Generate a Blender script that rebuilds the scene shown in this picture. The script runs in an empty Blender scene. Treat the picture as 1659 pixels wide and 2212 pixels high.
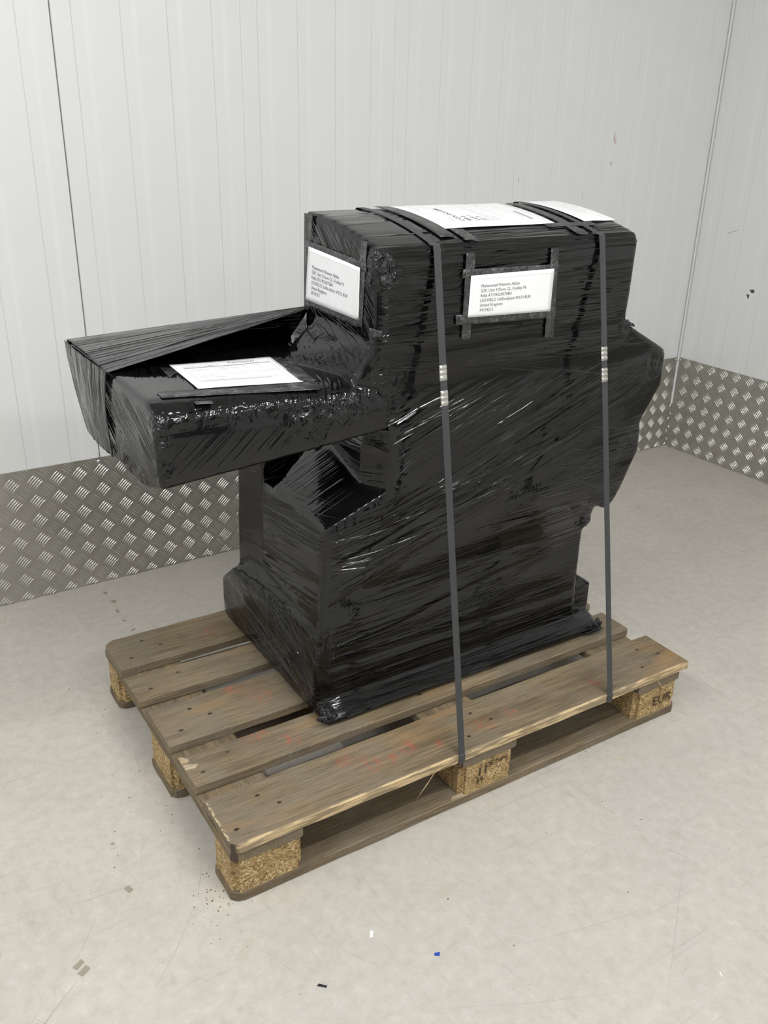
import bpy, bmesh, math, random
import numpy as np
from mathutils import Vector, Matrix, noise as mnoise
random.seed(7); np.random.seed(7)
S = bpy.context.scene
COL = S.collection

# ------------------------------------------------------------------ camera, world, exposure
def make_camera():
    loc = Vector((-0.4487, -1.1941, 1.3725)); yaw, pitch, roll, f = 1.0030, -0.4177, 0.0240, 1947.59
    fw = Vector((math.cos(pitch)*math.cos(yaw), math.cos(pitch)*math.sin(yaw), math.sin(pitch)))
    r = fw.cross(Vector((0, 0, 1))).normalized(); u = r.cross(fw)
    r2 = math.cos(roll)*r + math.sin(roll)*u; u2 = -math.sin(roll)*r + math.cos(roll)*u
    cam = bpy.data.cameras.new('camera'); o = bpy.data.objects.new('camera', cam); COL.objects.link(o)
    M = Matrix((r2, u2, -fw)).transposed().to_4x4(); M.translation = loc
    o.matrix_world = M
    cam.sensor_fit = 'HORIZONTAL'; cam.sensor_width = 36.0; cam.lens = f/1659.0*36.0
    cam.clip_start = 0.02; cam.clip_end = 50
    S.camera = o
make_camera()
W = bpy.data.worlds.new('world'); S.world = W; W.use_nodes = True
W.node_tree.nodes['Background'].inputs[0].default_value = (0.8, 0.85, 0.9, 1)
W.node_tree.nodes['Background'].inputs[1].default_value = 0.05
S.view_settings.view_transform = 'Standard'; S.view_settings.look = 'None'
S.view_settings.gamma = 1.0; S.view_settings.exposure = 0.0
S.view_settings.use_curve_mapping = False
LAMP_STRENGTH = 101.0
# ceiling lamps: x, y, length, along ('x' or 'y')
LAMPS = [(0.55, -1.15, 1.5, 'x'), (-1.25, -0.3, 1.5, 'y'), (0.9, -2.7, 1.5, 'x')]
ROOM_H = 2.75

# ------------------------------------------------------------------ object helpers
def link(name, me, mat=None, parent=None):
    o = bpy.data.objects.new(name, me); COL.objects.link(o)
    if mat is not None: me.materials.append(mat)
    if parent is not None: o.parent = parent
    return o
def empty(name, loc=(0, 0, 0), label=None, cat=None, group=None):
    o = bpy.data.objects.new(name, None); COL.objects.link(o); o.location = loc; o.empty_display_size = 0.05
    return tag(o, label, cat, group)
def tag(o, label=None, cat=None, group=None, kind=None):
    if label: o['label'] = label
    if cat: o['category'] = cat
    if group: o['group'] = group
    if kind: o['kind'] = kind
    return o
def mesh(name, V, F, smooth=False):
    me = bpy.data.meshes.new(name)
    me.from_pydata([tuple(v) for v in V], [], [tuple(f) for f in F]); me.update()
    if smooth:
        me.polygons.foreach_set('use_smooth', [True]*len(me.polygons))
    return me
class MB:
    def __init__(s): s.V = []; s.F = []
    def add(s, V, F):
        b = len(s.V); s.V += [tuple(v) for v in V]; s.F += [tuple(i+b for i in f) for f in F]
    def box(s, x0, x1, y0, y1, z0, z1):
        s.add([(x0,y0,z0),(x1,y0,z0),(x1,y1,z0),(x0,y1,z0),(x0,y0,z1),(x1,y0,z1),(x1,y1,z1),(x0,y1,z1)],
              [(3,2,1,0),(4,5,6,7),(0,1,5,4),(1,2,6,5),(2,3,7,6),(3,0,4,7)])
    def make(s, name, mat, parent=None, smooth=False): return link(name, mesh(name, s.V, s.F, smooth), mat, parent)
def bevel_box(name, x0, x1, y0, y1, z0, z1, b, mat, parent=None, seg=2):
    bm = bmesh.new(); bmesh.ops.create_cube(bm, size=1)
    bmesh.ops.scale(bm, vec=(x1-x0, y1-y0, z1-z0), verts=bm.verts)
    bmesh.ops.translate(bm, vec=((x0+x1)/2, (y0+y1)/2, (z0+z1)/2), verts=bm.verts)
    bmesh.ops.bevel(bm, geom=bm.edges[:], offset=b, segments=seg, affect='EDGES')
    me = bpy.data.meshes.new(name); bm.to_mesh(me); bm.free()
    return link(name, me, mat, parent)

# ------------------------------------------------------------------ node helpers
class NT:
    def __init__(s, name):
        s.m = bpy.data.materials.new(name); s.m.use_nodes = True; s.t = s.m.node_tree
        s.b = s.t.nodes['Principled BSDF']
    def n(s, typ, **kw):
        d = s.t.nodes.new(typ)
        for k, v in kw.items(): setattr(d, k, v)
        return d
    def put(s, sock, v):
        if isinstance(v, bpy.types.NodeSocket): s.t.links.new(v, sock)
        elif v is not None: sock.default_value = v
    def math(s, op, a, b=None, c=None, clamp=False):
        d = s.n('ShaderNodeMath', operation=op, use_clamp=clamp)
        for i, v in enumerate((a, b, c)):
            if v is not None: s.put(d.inputs[i], v)
        return d.outputs[0]
    def vmath(s, op, a, b=None):
        d = s.n('ShaderNodeVectorMath', operation=op); s.put(d.inputs[0], a)
        if b is not None: s.put(d.inputs[1], b)
        return d.outputs[0] if op not in ('LENGTH', 'DISTANCE', 'DOT_PRODUCT') else d.outputs['Value']
    def noise(s, vec, scale=1.0, detail=2.0, rough=0.5, dist=0.0, color=False):
        d = s.n('ShaderNodeTexNoise'); s.put(d.inputs['Vector'], vec); d.inputs['Scale'].default_value = scale
        d.inputs['Detail'].default_value = detail; d.inputs['Roughness'].default_value = rough
        d.inputs['Distortion'].default_value = dist
        return d.outputs['Color' if color else 'Fac']
    def ramp(s, fac, stops, interp='LINEAR'):
        d = s.n('ShaderNodeValToRGB'); s.put(d.inputs[0], fac); e = d.color_ramp.elements
        d.color_ramp.interpolation = interp
        while len(e) < len(stops): e.new(0.5)
        for i, (p, c) in enumerate(stops):
            e[i].position = p; e[i].color = (c, c, c, 1) if isinstance(c, (int, float)) else (*c, 1)
        return d.outputs[0]
    def mix(s, fac, a, b, typ='MIX'):
        d = s.n('ShaderNodeMix', data_type='RGBA', blend_type=typ)
        s.put(d.inputs[0], fac); 
        for i, v in ((6, a), (7, b)):
            if isinstance(v, tuple) and len(v) == 3: v = (*v, 1)
            s.put(d.inputs[i], v)
        return d.outputs[2]
    def obj(s): return s.n('ShaderNodeTexCoord').outputs['Object']
    def bump(s, h, dist=1.0, strength=1.0, normal=None):
        d = s.n('ShaderNodeBump'); s.put(d.inputs['Height'], h); d.inputs['Distance'].default_value = dist
        d.inputs['Strength'].default_value = strength
        if normal is not None: s.put(d.inputs['Normal'], normal)
        return d.outputs[0]
    def set(s, **kw):
        for k, v in kw.items():
            k = {'base': 'Base Color', 'rough': 'Roughness', 'metal': 'Metallic', 'normal': 'Normal', 'spec': 'Specular IOR Level',
                 'emit': 'Emission Color', 'estr': 'Emission Strength', 'alpha': 'Alpha', 'coat': 'Coat Weight', 'ior': 'IOR'}[k]
            if isinstance(v, tuple) and len(v) == 3: v = (*v, 1)
            s.put(s.b.inputs[k], v)
        return s.m

def simple(name, base, rough=0.5, metal=0.0, spec=0.5):
    n = NT(name); return n.set(base=base, rough=rough, metal=metal, spec=spec)

# ------------------------------------------------------------------ materials
def mat_wall():
    n = NT('white_panel_paint'); o = n.obj()
    v = n.noise(o, 1.3, 4, 0.6)
    fine = n.noise(o, 60, 2)
    c = n.mix(n.math('MULTIPLY', v, 0.5), (0.80, 0.805, 0.80), (0.74, 0.745, 0.735))
    h = n.math('MULTIPLY', fine, 0.00012)
    return n.set(base=c, rough=0.42, spec=0.5, normal=n.bump(h))
def mat_floor():
    n = NT('painted_concrete'); o = n.obj()
    big = n.noise(o, 0.8, 5, 0.6); mid = n.noise(o, 5.5, 5, 0.65, 0.4); fine = n.noise(o, 38, 4, 0.7)
    st = n.noise(n.vmath('MULTIPLY', o, (9, 2.2, 1)), 3.0, 5, 0.7, 1.5)
    c = n.mix(n.ramp(big, [(0.35, 0.0), (0.65, 1.0)]), (0.56, 0.515, 0.455), (0.51, 0.48, 0.435))
    c = n.mix(n.ramp(mid, [(0.42, 0.0), (0.66, 0.6)]), c, (0.475, 0.45, 0.405))
    c = n.mix(n.ramp(fine, [(0.36, 0.32), (0.52, 0.0)]), c, (0.375, 0.35, 0.30))
    c = n.mix(n.ramp(fine, [(0.56, 0.0), (0.72, 0.45)]), c, (0.64, 0.615, 0.575))
    c = n.mix(n.ramp(st, [(0.58, 0.0), (0.70, 0.38)]), c, (0.345, 0.325, 0.275))
    spk = n.noise(o, 170, 2)
    c = n.mix(n.ramp(spk, [(0.69, 0.0), (0.73, 0.55)]), c, (0.30, 0.28, 0.25))
    # fine scuff lines in several headings
    for ang, sc, off in ((0.6, 3.0, 0.0), (2.1, 2.3, 7.0), (1.25, 4.0, 3.3), (2.9, 2.0, 11.0)):
        mp = n.n('ShaderNodeMapping'); n.put(mp.inputs['Vector'], o); mp.inputs['Rotation'].default_value = (0, 0, ang)
        mp.inputs['Location'].default_value = (off, off*0.7, 0); mp.inputs['Scale'].default_value = (1.6, 70, 1)
        l = n.noise(mp.outputs[0], 1.0, 2, 0.5, 0.3)
        k = n.noise(o, sc, 3)
        f = n.math('MULTIPLY', n.ramp(l, [(0.66, 0.0), (0.72, 0.5)]), n.ramp(k, [(0.5, 0.0), (0.62, 1.0)]))
        c = n.mix(f, c, (0.38, 0.36, 0.33))
    h = n.math('ADD', n.math('MULTIPLY', mid, 0.0012), n.math('MULTIPLY', fine, 0.00035))
    r = n.ramp(mid, [(0.3, 0.34), (0.7, 0.52)])
    return n.set(base=c, rough=r, spec=0.4, normal=n.bump(h))
def mat_alu(name='aluminium_plate', base=(0.56, 0.545, 0.505), rough=0.46):
    n = NT(name); o = n.obj()
    a = n.noise(o, 9, 4, 0.6); b = n.noise(o, 120, 2)
    c = n.mix(n.ramp(a, [(0.3, 0.0), (0.7, 1.0)]), base, tuple(x*0.86 for x in base))
    r = n.math('ADD', n.math('MULTIPLY', a, 0.16), rough-0.08)
    return n.set(base=c, metal=0.9, rough=r, normal=n.bump(n.math('MULTIPLY', b, 0.0002)))
RED = [((0.335, 0.07), .035), ((0.30, 0.10), .03), ((0.39, 0.06), .025), ((0.43, 0.075), .03), ((0.50, 0.05), .02), ((0.62, 0.055), .03),
       ((0.70, 0.06), .025), ((0.24, 0.40), .04), ((0.20, 0.45), .03), ((0.17, 0.28), .04), ((0.23, 0.22), .03), ((0.95, 0.05), .02), ((0.25, 0.72), .03)]
def mat_wood(name, along='x', dark=1.0, red=False, fresh=0.0):
    n = NT(name); o = n.obj()
    rnd = n.n('ShaderNodeObjectInfo').outputs['Random']
    sh = n.n('ShaderNodeCombineXYZ'); n.put(sh.inputs[0], n.math('MULTIPLY', rnd, 13.0)); n.put(sh.inputs[2], n.math('MULTIPLY', rnd, 7.0))
    p = n.vmath('ADD', o, sh.outputs[0])
    sc = {'x': (2.0, 26, 26), 'y': (26, 2.0, 26)}[along]
    sc2 = {'x': (9.0, 210, 210), 'y': (210, 9.0, 210)}[along]
    g = n.noise(n.vmath('MULTIPLY', p, sc), 1.0, 5, 0.62, 0.9)
    g2 = n.noise(n.vmath('MULTIPLY', p, sc2), 1.0, 3, 0.6)
    blot = n.noise(p, 7, 4, 0.6)
    k = lambda t: tuple(x*dark*q for x, q in zip(t, (1.10, 1.06, 0.98)))
    c = n.mix(n.ramp(g, [(0.30, 0.0), (0.70, 1.0)]), k((0.120, 0.092, 0.060)), k((0.290, 0.230, 0.150)))
    c = n.mix(n.ramp(g2, [(0.34, 0.75), (0.54, 0.0)]), c, k((0.10, 0.078, 0.055)))
    c = n.mix(n.ramp(g2, [(0.60, 0.0), (0.78, 0.35)]), c, k((0.42, 0.35, 0.25)))
    c = n.mix(n.ramp(blot, [(0.42, 0.0), (0.58, 0.7)]), c, k((0.205, 0.178, 0.142)))
    g3 = n.noise(n.vmath('MULTIPLY', p, {'x': (14, 520, 520), 'y': (520, 14, 520)}[along]), 1.0, 2, 0.6)
    c = n.mix(n.ramp(g3, [(0.36, 0.6), (0.50, 0.0)]), c, k((0.085, 0.066, 0.045)))
    mp = n.n('ShaderNodeMapping'); n.put(mp.inputs['Vector'], p); mp.inputs['Rotation'].default_value = (0, 0, 1.05 if along == 'x' else 0.5)
    wt = n.n('ShaderNodeTexWave'); n.put(wt.inputs['Vector'], mp.outputs[0]); wt.inputs['Scale'].default_value = 42; wt.inputs['Distortion'].default_value = 2.2; wt.inputs['Detail Scale'].default_value = 0.25
    c = n.mix(n.math('MULTIPLY', n.ramp(wt.outputs['Fac'], [(0.0, 0.42), (0.45, 0.0)]), n.ramp(n.noise(p, 5.5, 2), [(0.48, 0.0), (0.62, 1.0)])), c, k((0.13, 0.105, 0.075)))
    dk = n.noise(n.vmath('MULTIPLY', p, {'x': (2.4, 9, 9), 'y': (9, 2.4, 9)}[along]), 1.0, 4, 0.65)
    c = n.mix(n.ramp(dk, [(0.55, 0.0), (0.72, 0.55)]), c, k((0.095, 0.078, 0.058)))
    ora = n.noise(n.vmath('MULTIPLY', p, {'x': (3, 11, 11), 'y': (11, 3, 11)}[along]), 1.0, 2)
    c = n.mix(n.ramp(ora, [(0.60, 0.0), (0.75, 0.5)]), c, k((0.33, 0.205, 0.09)))
    # cross-grain saw marks
    sw = n.noise(n.vmath('MULTIPLY', p, {'x': (160, 6, 6), 'y': (6, 160, 6)}[along]), 1.0, 1, 0.5, 0.8)
    c = n.mix(n.math('MULTIPLY', n.ramp(sw, [(0.35, 0.35), (0.5, 0.0)]), n.ramp(blot, [(0.35, 1.0), (0.55, 0.0)])), c, k((0.16, 0.13, 0.095)))
    if red:
        m = None
        rn = n.noise(o, 55, 4, 0.7)
        for (x, y), r in RED:
            d = n.vmath('DISTANCE', o, (x, y, 0.144))
            f = n.math('MULTIPLY', n.math('SUBTRACT', 1.0, n.math('DIVIDE', d, r), clamp=True), 1.6, clamp=True)
            m = f if m is None else n.math('MAXIMUM', m, f)
        c = n.mix(n.math('MULTIPLY', n.math('MULTIPLY', m, n.ramp(rn, [(0.46, 0.0), (0.62, 1.0)])), 0.5), c, (0.42, 0.085, 0.05))
    xyz = n.n('ShaderNodeSeparateXYZ'); n.put(xyz.inputs[0], o)
    c = n.mix(n.math('MULTIPLY', n.math('LESS_THAN', n.math('ADD', xyz.outputs[0], xyz.outputs[1]), 0.0132), 0.9), c, (0.062, 0.044, 0.030))
    if fresh > 0:
        y = n.n('ShaderNodeSeparateXYZ'); n.put(y.inputs[0], o)
        e = n.noise(n.vmath('MULTIPLY', o, (14, 40, 120)), 1.0, 3)
        edge = n.math('SUBTRACT', 1.0, n.math('DIVIDE', n.math('ADD', y.outputs[1], 0.0015), 0.0035), clamp=True)
        f = n.math('MULTIPLY', edge, n.math('ADD', 0.28, n.math('MULTIPLY', n.ramp(e, [(0.47, 0.0), (0.56, 1.0)]), 0.72)))
        c = n.mix(n.math('MULTIPLY', f, fresh), c, (0.66, 0.50, 0.29))
        en = n.math('MULTIPLY', n.math('SUBTRACT', 1.0, n.math('DIVIDE', n.math('SUBTRACT', xyz.outputs[0], 0.003), 0.006), clamp=True), n.math('GREATER_THAN', xyz.outputs[2], 0.1405))
        c = n.mix(n.math('MULTIPLY', n.math('MULTIPLY', en, n.ramp(n.noise(o, 120, 3), [(0.45, 0.0), (0.55, 1.0)])), n.math('GREATER_THAN', xyz.outputs[1], 0.012)), c, (0.62, 0.50, 0.32))
    h = n.math('ADD', n.math('MULTIPLY', g2, 0.0009), n.math('MULTIPLY', g, 0.0014))
    return n.set(base=c, rough=0.78, spec=0.25, normal=n.bump(h))
def mat_chip():
    n = NT('pressed_chipboard'); o = n.obj()
    rnd = n.n('ShaderNodeObjectInfo').outputs['Random']
    w = n.noise(o, 30, 2, color=True)
    p = n.vmath('ADD', o, n.vmath('MULTIPLY', n.vmath('SUBTRACT', w, (.5, .5, .5)), (0.05, 0.05, 0.05)))
    v = n.n('ShaderNodeTexVoronoi'); n.put(v.inputs['Vector'], n.vmath('MULTIPLY', p, (270, 270, 430))); v.inputs['Scale'].default_value = 1.0
    fl = n.n('ShaderNodeSeparateColor'); n.put(fl.inputs[0], v.outputs['Color'])
    c = n.ramp(fl.outputs[0], [(0.0, (0.16, 0.10, 0.04)), (0.25, (0.30, 0.20, 0.085)), (0.6, (0.50, 0.345, 0.155)), (0.85, (0.64, 0.47, 0.24)), (1.0, (0.74, 0.62, 0.40))])
    c = n.mix(n.ramp(n.noise(o, 22, 3), [(0.32, 0.45), (0.55, 0.0)]), c, (0.22, 0.14, 0.06))
    c = n.mix(n.ramp(n.noise(o, 240, 2), [(0.25, 0.7), (0.42, 0.0)]), c, (0.06, 0.04, 0.02))
    h = n.math('ADD', n.math('MULTIPLY', fl.outputs[1], 0.0012), n.math('MULTIPLY', n.noise(o, 260, 3), 0.0022))
    return n.set(base=c, rough=0.75, spec=0.3, normal=n.bump(h))
def mat_film(name='black_stretch_film', crinkle=0.0, base=0.0045, rough=0.075):
    n = NT(name)
    at = n.n('ShaderNodeAttribute', attribute_name='film_co'); co = at.outputs['Vector']
    am = n.n('ShaderNodeAttribute', attribute_name='film_amp').outputs['Fac']
    cr = n.n('ShaderNodeAttribute', attribute_name='film_crinkle').outputs['Fac']
    o = n.obj()
    def ridge(scale, off, detail, lo, hi, dist=0.15):
        q = n.vmath('ADD', n.vmath('MULTIPLY', co, scale), off)
        f = n.noise(q, 1.0, detail, 0.55, dist)
        t = n.math('ABSOLUTE', n.math('SUBTRACT', f, 0.5))
        return n.math('SUBTRACT', 1.0, n.math('DIVIDE', t, 0.075), clamp=True)
    r1 = ridge((1.7, 46, 3.1), (0, 0, 0), 1, 0, 1, 0.05)
    r2 = ridge((2.6, 105, 5.3), (4, 9, 2), 1, 0, 1, 0.05)
    r3 = ridge((1.1, 21, 2.3), (8, 3, 5), 1, 0, 1, 0.05)
    m1 = n.ramp(n.noise(n.vmath('MULTIPLY', co, (2.6, 8.0, 1.7)), 1.0, 2), [(0.40, 0.03), (0.58, 1.0)])
    m2 = n.ramp(n.noise(n.vmath('ADD', n.vmath('MULTIPLY', co, (3.1, 11.0, 1.9)), (5, 2, 8)), 1.0, 2), [(0.45, 0.0), (0.57, 1.0)])
    m3 = n.ramp(n.noise(n.vmath('ADD', n.vmath('MULTIPLY', co, (2.2, 14.0, 2.9)), (2, 7, 3)), 1.0, 2), [(0.46, 0.0), (0.56, 1.0)])
    wv = n.noise(n.vmath('MULTIPLY', co, (0.9, 13, 2.9)), 1.0, 1)
    l1 = n.math('MULTIPLY', r1, m1); l2 = n.math('MULTIPLY', r2, m2); l3 = n.math('MULTIPLY', r3, m3)
    h = n.math('ADD', n.math('MULTIPLY', l1, 0.0021), n.math('MULTIPLY', l2, 0.0009))
    h = n.math('ADD', h, n.math('MULTIPLY', l3, 0.0030))
    h = n.math('ADD', h, n.math('MULTIPLY', wv, 0.0042))
    h = n.math('MULTIPLY', h, am)
    # creases coloured blacker to imitate fold shade; gathered layers are denser too
    fold_shade = n.math('MULTIPLY', n.math('MAXIMUM', n.math('MAXIMUM', l1, l2), l3), am, clamp=True)
    col = n.mix(n.ramp(fold_shade, [(0.12, 0.0), (0.5, 1.0)]), (base*.93, base, base*1.09), (0.0010, 0.0010, 0.0011))
    # crumpled bundles
    vo = n.n('ShaderNodeTexVoronoi', feature='DISTANCE_TO_EDGE')
    n.put(vo.inputs['Vector'], n.vmath('ADD', o, n.vmath('MULTIPLY', n.noise(o, 45, 2, color=True), (0.03, 0.03, 0.03)))); vo.inputs['Scale'].default_value = 36
    hc = n.math('ADD', n.math('MULTIPLY', vo.outputs['Distance'], 0.013), n.math('MULTIPLY', n.noise(o, 48, 2, 0.45, 2.0), 0.006))
    cc = n.math('ADD', cr, crinkle, clamp=True)
    h = n.math('ADD', h, n.math('MULTIPLY', hc, cc))
    return n.set(base=col, rough=rough, spec=0.50, normal=n.bump(h))
def mat_tape():
    n = NT('clear_tape_over_film'); o = n.obj()
    a = n.noise(o, 160, 4, 0.7, 1.0); b = n.noise(o, 35, 3)
    c = n.mix(n.ramp(n.math('MULTIPLY', a, n.math('ADD', b, 0.5)), [(0.46, 0.0), (0.72, 1.0)]), (0.020, 0.021, 0.021), (0.15, 0.15, 0.148))
    return n.set(base=c, rough=0.34, spec=0.55, normal=n.bump(n.math('MULTIPLY', a, 0.0006)))
def mat_paper():
    n = NT('white_paper'); o = n.obj()
    a = n.noise(o, 26, 2)
    c = n.mix(a, (0.88, 0.885, 0.89), (0.83, 0.835, 0.845))
    return n.set(base=c, rough=0.45, spec=0.35, normal=n.bump(n.math('MULTIPLY', a, 0.0012)))
def mat_strap():
    n = NT('grey_strapping'); o = n.obj()
    a = n.noise(n.vmath('MULTIPLY', o, (900, 900, 300)), 1.0, 2)
    return n.set(base=(0.040, 0.042, 0.045), rough=0.42, spec=0.5, normal=n.bump(n.math('MULTIPLY', a, 0.0003)))

M_WALL = mat_wall(); M_FLOOR = mat_floor(); M_ALU = mat_alu()
M_BAR = mat_alu('worn_bar_metal', (0.62, 0.60, 0.555), 0.30)
M_CEIL = simple('ceiling_white', (0.72, 0.72, 0.70), 0.7)
M_DARKJOINT = simple('panel_joint', (0.25, 0.25, 0.26), 0.6)
M_TRIM = simple('white_trim', (0.74, 0.75, 0.75), 0.35)
M_DARKPANEL = simple('dark_panel_grey', (0.055, 0.057, 0.06), 0.5)
M_ZINC = simple('zinc_steel', (0.62, 0.61, 0.57), 0.30, 1.0)
M_WOODX = mat_wood('weathered_board_x', 'x', 1.0, True)
M_WOODF = mat_wood('weathered_board_front', 'x', 1.0, True, 0.9)
M_WOODY = mat_wood('weathered_board_y', 'y', 0.92)
M_WOODB = mat_wood('weathered_skid', 'x', 0.92)
M_CHIP = mat_chip(); M_FRESH = simple('fresh_wood', (0.62, 0.46, 0.26), 0.7)
M_NAIL = simple('rusty_nail', (0.055, 0.038, 0.025), 0.6, 0.4)
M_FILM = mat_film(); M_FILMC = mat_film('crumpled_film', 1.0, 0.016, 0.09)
M_TAPE = mat_tape(); M_PAPER = mat_paper(); M_STRAP = mat_strap()
M_INK = simple('black_print', (0.03, 0.03, 0.035), 0.6)
M_INKG = simple('grey_print', (0.38, 0.38, 0.40), 0.6)
M_STAMP = simple('burnt_stamp', (0.055, 0.032, 0.012), 0.8)

# ------------------------------------------------------------------ room
C0 = Vector((2.7491, 1.4308, 0)); PHI = math.radians(180.9246)
LB = Vector((math.cos(PHI), math.sin(PHI), 0))           # along the back wall, away from the corner
LR = Vector((-LB.y, LB.x, 0))                            # along the right wall, towards the viewer
NB = LR.copy()                                           # back wall's face normal (into the room)
NR = LB.copy()
PW = 0.5105; P0 = 0.0085
def wall_profile(i, open_joint):
    """section of one panel: (s, depth) with four shallow ribs and a joint at its ends"""
    s0 = P0 + PW*i; a_, b_ = (0.0014, 0.0026) if (i == 5 and open_joint) else (0.0002, 0.0014); da = -0.004 if (i == 5 and open_joint) else -0.0009
    pr = [(s0+a_, da), (s0+b_, 0.0)] if i else [(0.0015, -0.0009), (0.0027, 0.0)]
    for k in range(4):
        d = s0 + 0.085 + 0.125*k
        pr += [(d-0.043, 0.0), (d-0.030, -0.0014), (d-0.002, -0.0014), (d+0.001, 0.0)]
    e = i == 4 and open_joint
    pr += [(s0+PW-(0.0026 if e else 0.0014), 0.0), (s0+PW-(0.0014 if e else 0.0002), -0.004 if e else -0.0009)]
    return pr
def build_wall(name, n_panels, along, normal, label=None):
    T = 0.06
    L = P0 + PW*n_panels
    w = MB()
    def pt(s, d, z): return C0 + along*s + normal*d + Vector((0, 0, z))
    V = []
    for d in (-0.005, -T):
        for s, z in ((-0.06, 0), (L, 0), (L, ROOM_H), (-0.06, ROOM_H)): V.append(pt(s, d, z))
    w.add(V, [(0,1,2,3), (7,6,5,4), (0,4,5,1), (1,5,6,2), (2,6,7,3), (3,7,4,0)])
    root = w.make(name, M_DARKJOINT); tag(root, kind='structure')
    for i in range(-0, n_panels):
        pr = wall_profile(i, name == 'wall_back')
        pr = [(pr[0][0], -0.0048)] + pr + [(pr[-1][0], -0.0048)]
        m = MB(); V = []
        for z in (0.0, ROOM_H):
            V += [pt(s, d, z) for s, d in pr]
        n = len(pr)
        F = [(j, j+1, n+j+1, n+j) for j in range(n-1)] + [tuple(range(n))[::-1], tuple(range(n, 2*n)), (n-1, 0, n, 2*n-1)]
        m.add(V, F)
        m.make('wall_panel', M_WALL, root)
    return root
wb = build_wall('wall_back', 10, LB, NB)
wr = build_wall('wall_right', 10, LR, NR)
def slab(name, pts, z0, z1, mat, th_dir):
    m = MB(); a, b = pts; t = th_dir
    m.add([a+Vector((0,0,z0)), b+Vector((0,0,z0)), b+t+Vector((0,0,z0)), a+t+Vector((0,0,z0)),
           a+Vector((0,0,z1)), b+Vector((0,0,z1)), b+t+Vector((0,0,z1)), a+t+Vector((0,0,z1))],
          [(3,2,1,0),(4,5,6,7),(0,1,5,4),(1,2,6,5),(2,3,7,6),(3,0,4,7)])
    return m.make(name, mat)
LEN = P0 + PW*10
cl = C0 + LB*LEN; cf = C0 + LR*LEN; ce = cl + LR*LEN
tag(slab('wall_left', (cl, ce), 0, ROOM_H, M_WALL, LB*0.06), kind='structure')
tag(slab('wall_front', (cf, ce), 0, ROOM_H, M_WALL, LR*0.06), kind='structure')
fc = (C0+ce)/2
fl = MB(); fl.box(fc.x-2.75, fc.x+2.75, fc.y-2.75, fc.y+2.75, -0.08, 0.0)
floor = tag(fl.make('floor', M_FLOOR), kind='structure')
ci = MB(); ci.box(fc.x-2.75, fc.x+2.75, fc.y-2.75, fc.y+2.75, ROOM_H, ROOM_H+0.06)
tag(ci.make('ceiling', M_CEIL), kind='structure')
# added dark slatted panel, unseen behind the viewer, to darken film reflections
dm = MB()
for k in range(24):
    a = cf + LB*1.2; b = cf + LB*4.2; z0 = 0.1*k; z1 = z0+0.096
    n_ = -LR
    dm.add([a+n_*0.002+Vector((0,0,z0)), b+n_*0.002+Vector((0,0,z0)), b+n_*0.03+Vector((0,0,(z0+z1)/2)), a+n_*0.03+Vector((0,0,(z0+z1)/2)),
            a+n_*0.002+Vector((0,0,z1)), b+n_*0.002+Vector((0,0,z1))], [(0,1,2,3), (3,2,5,4), (1,0,4,5), (0,3,4), (1,5,2)])
tag(dm.make('added_dark_panel', M_DARKPANEL), kind='structure')

# corner bead
cb = MB(); V = []
prof = [(0.004, 0.0100), (0.0048, 0.0066), (0.0066, 0.0048), (0.0100, 0.004), (0.0035, 0.0035)]
for z in (0.20, ROOM_H): V += [C0 + LB*a + LR*b + Vector((0, 0, z)) for a, b in prof]
n = len(prof)
cb.add(V, [(j, (j+1) % n, n+(j+1) % n, n+j) for j in range(n)] + [tuple(range(n))[::-1], tuple(range(n, 2*n))])
tag(cb.make('trim_1', M_TRIM), kind='structure')

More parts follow.
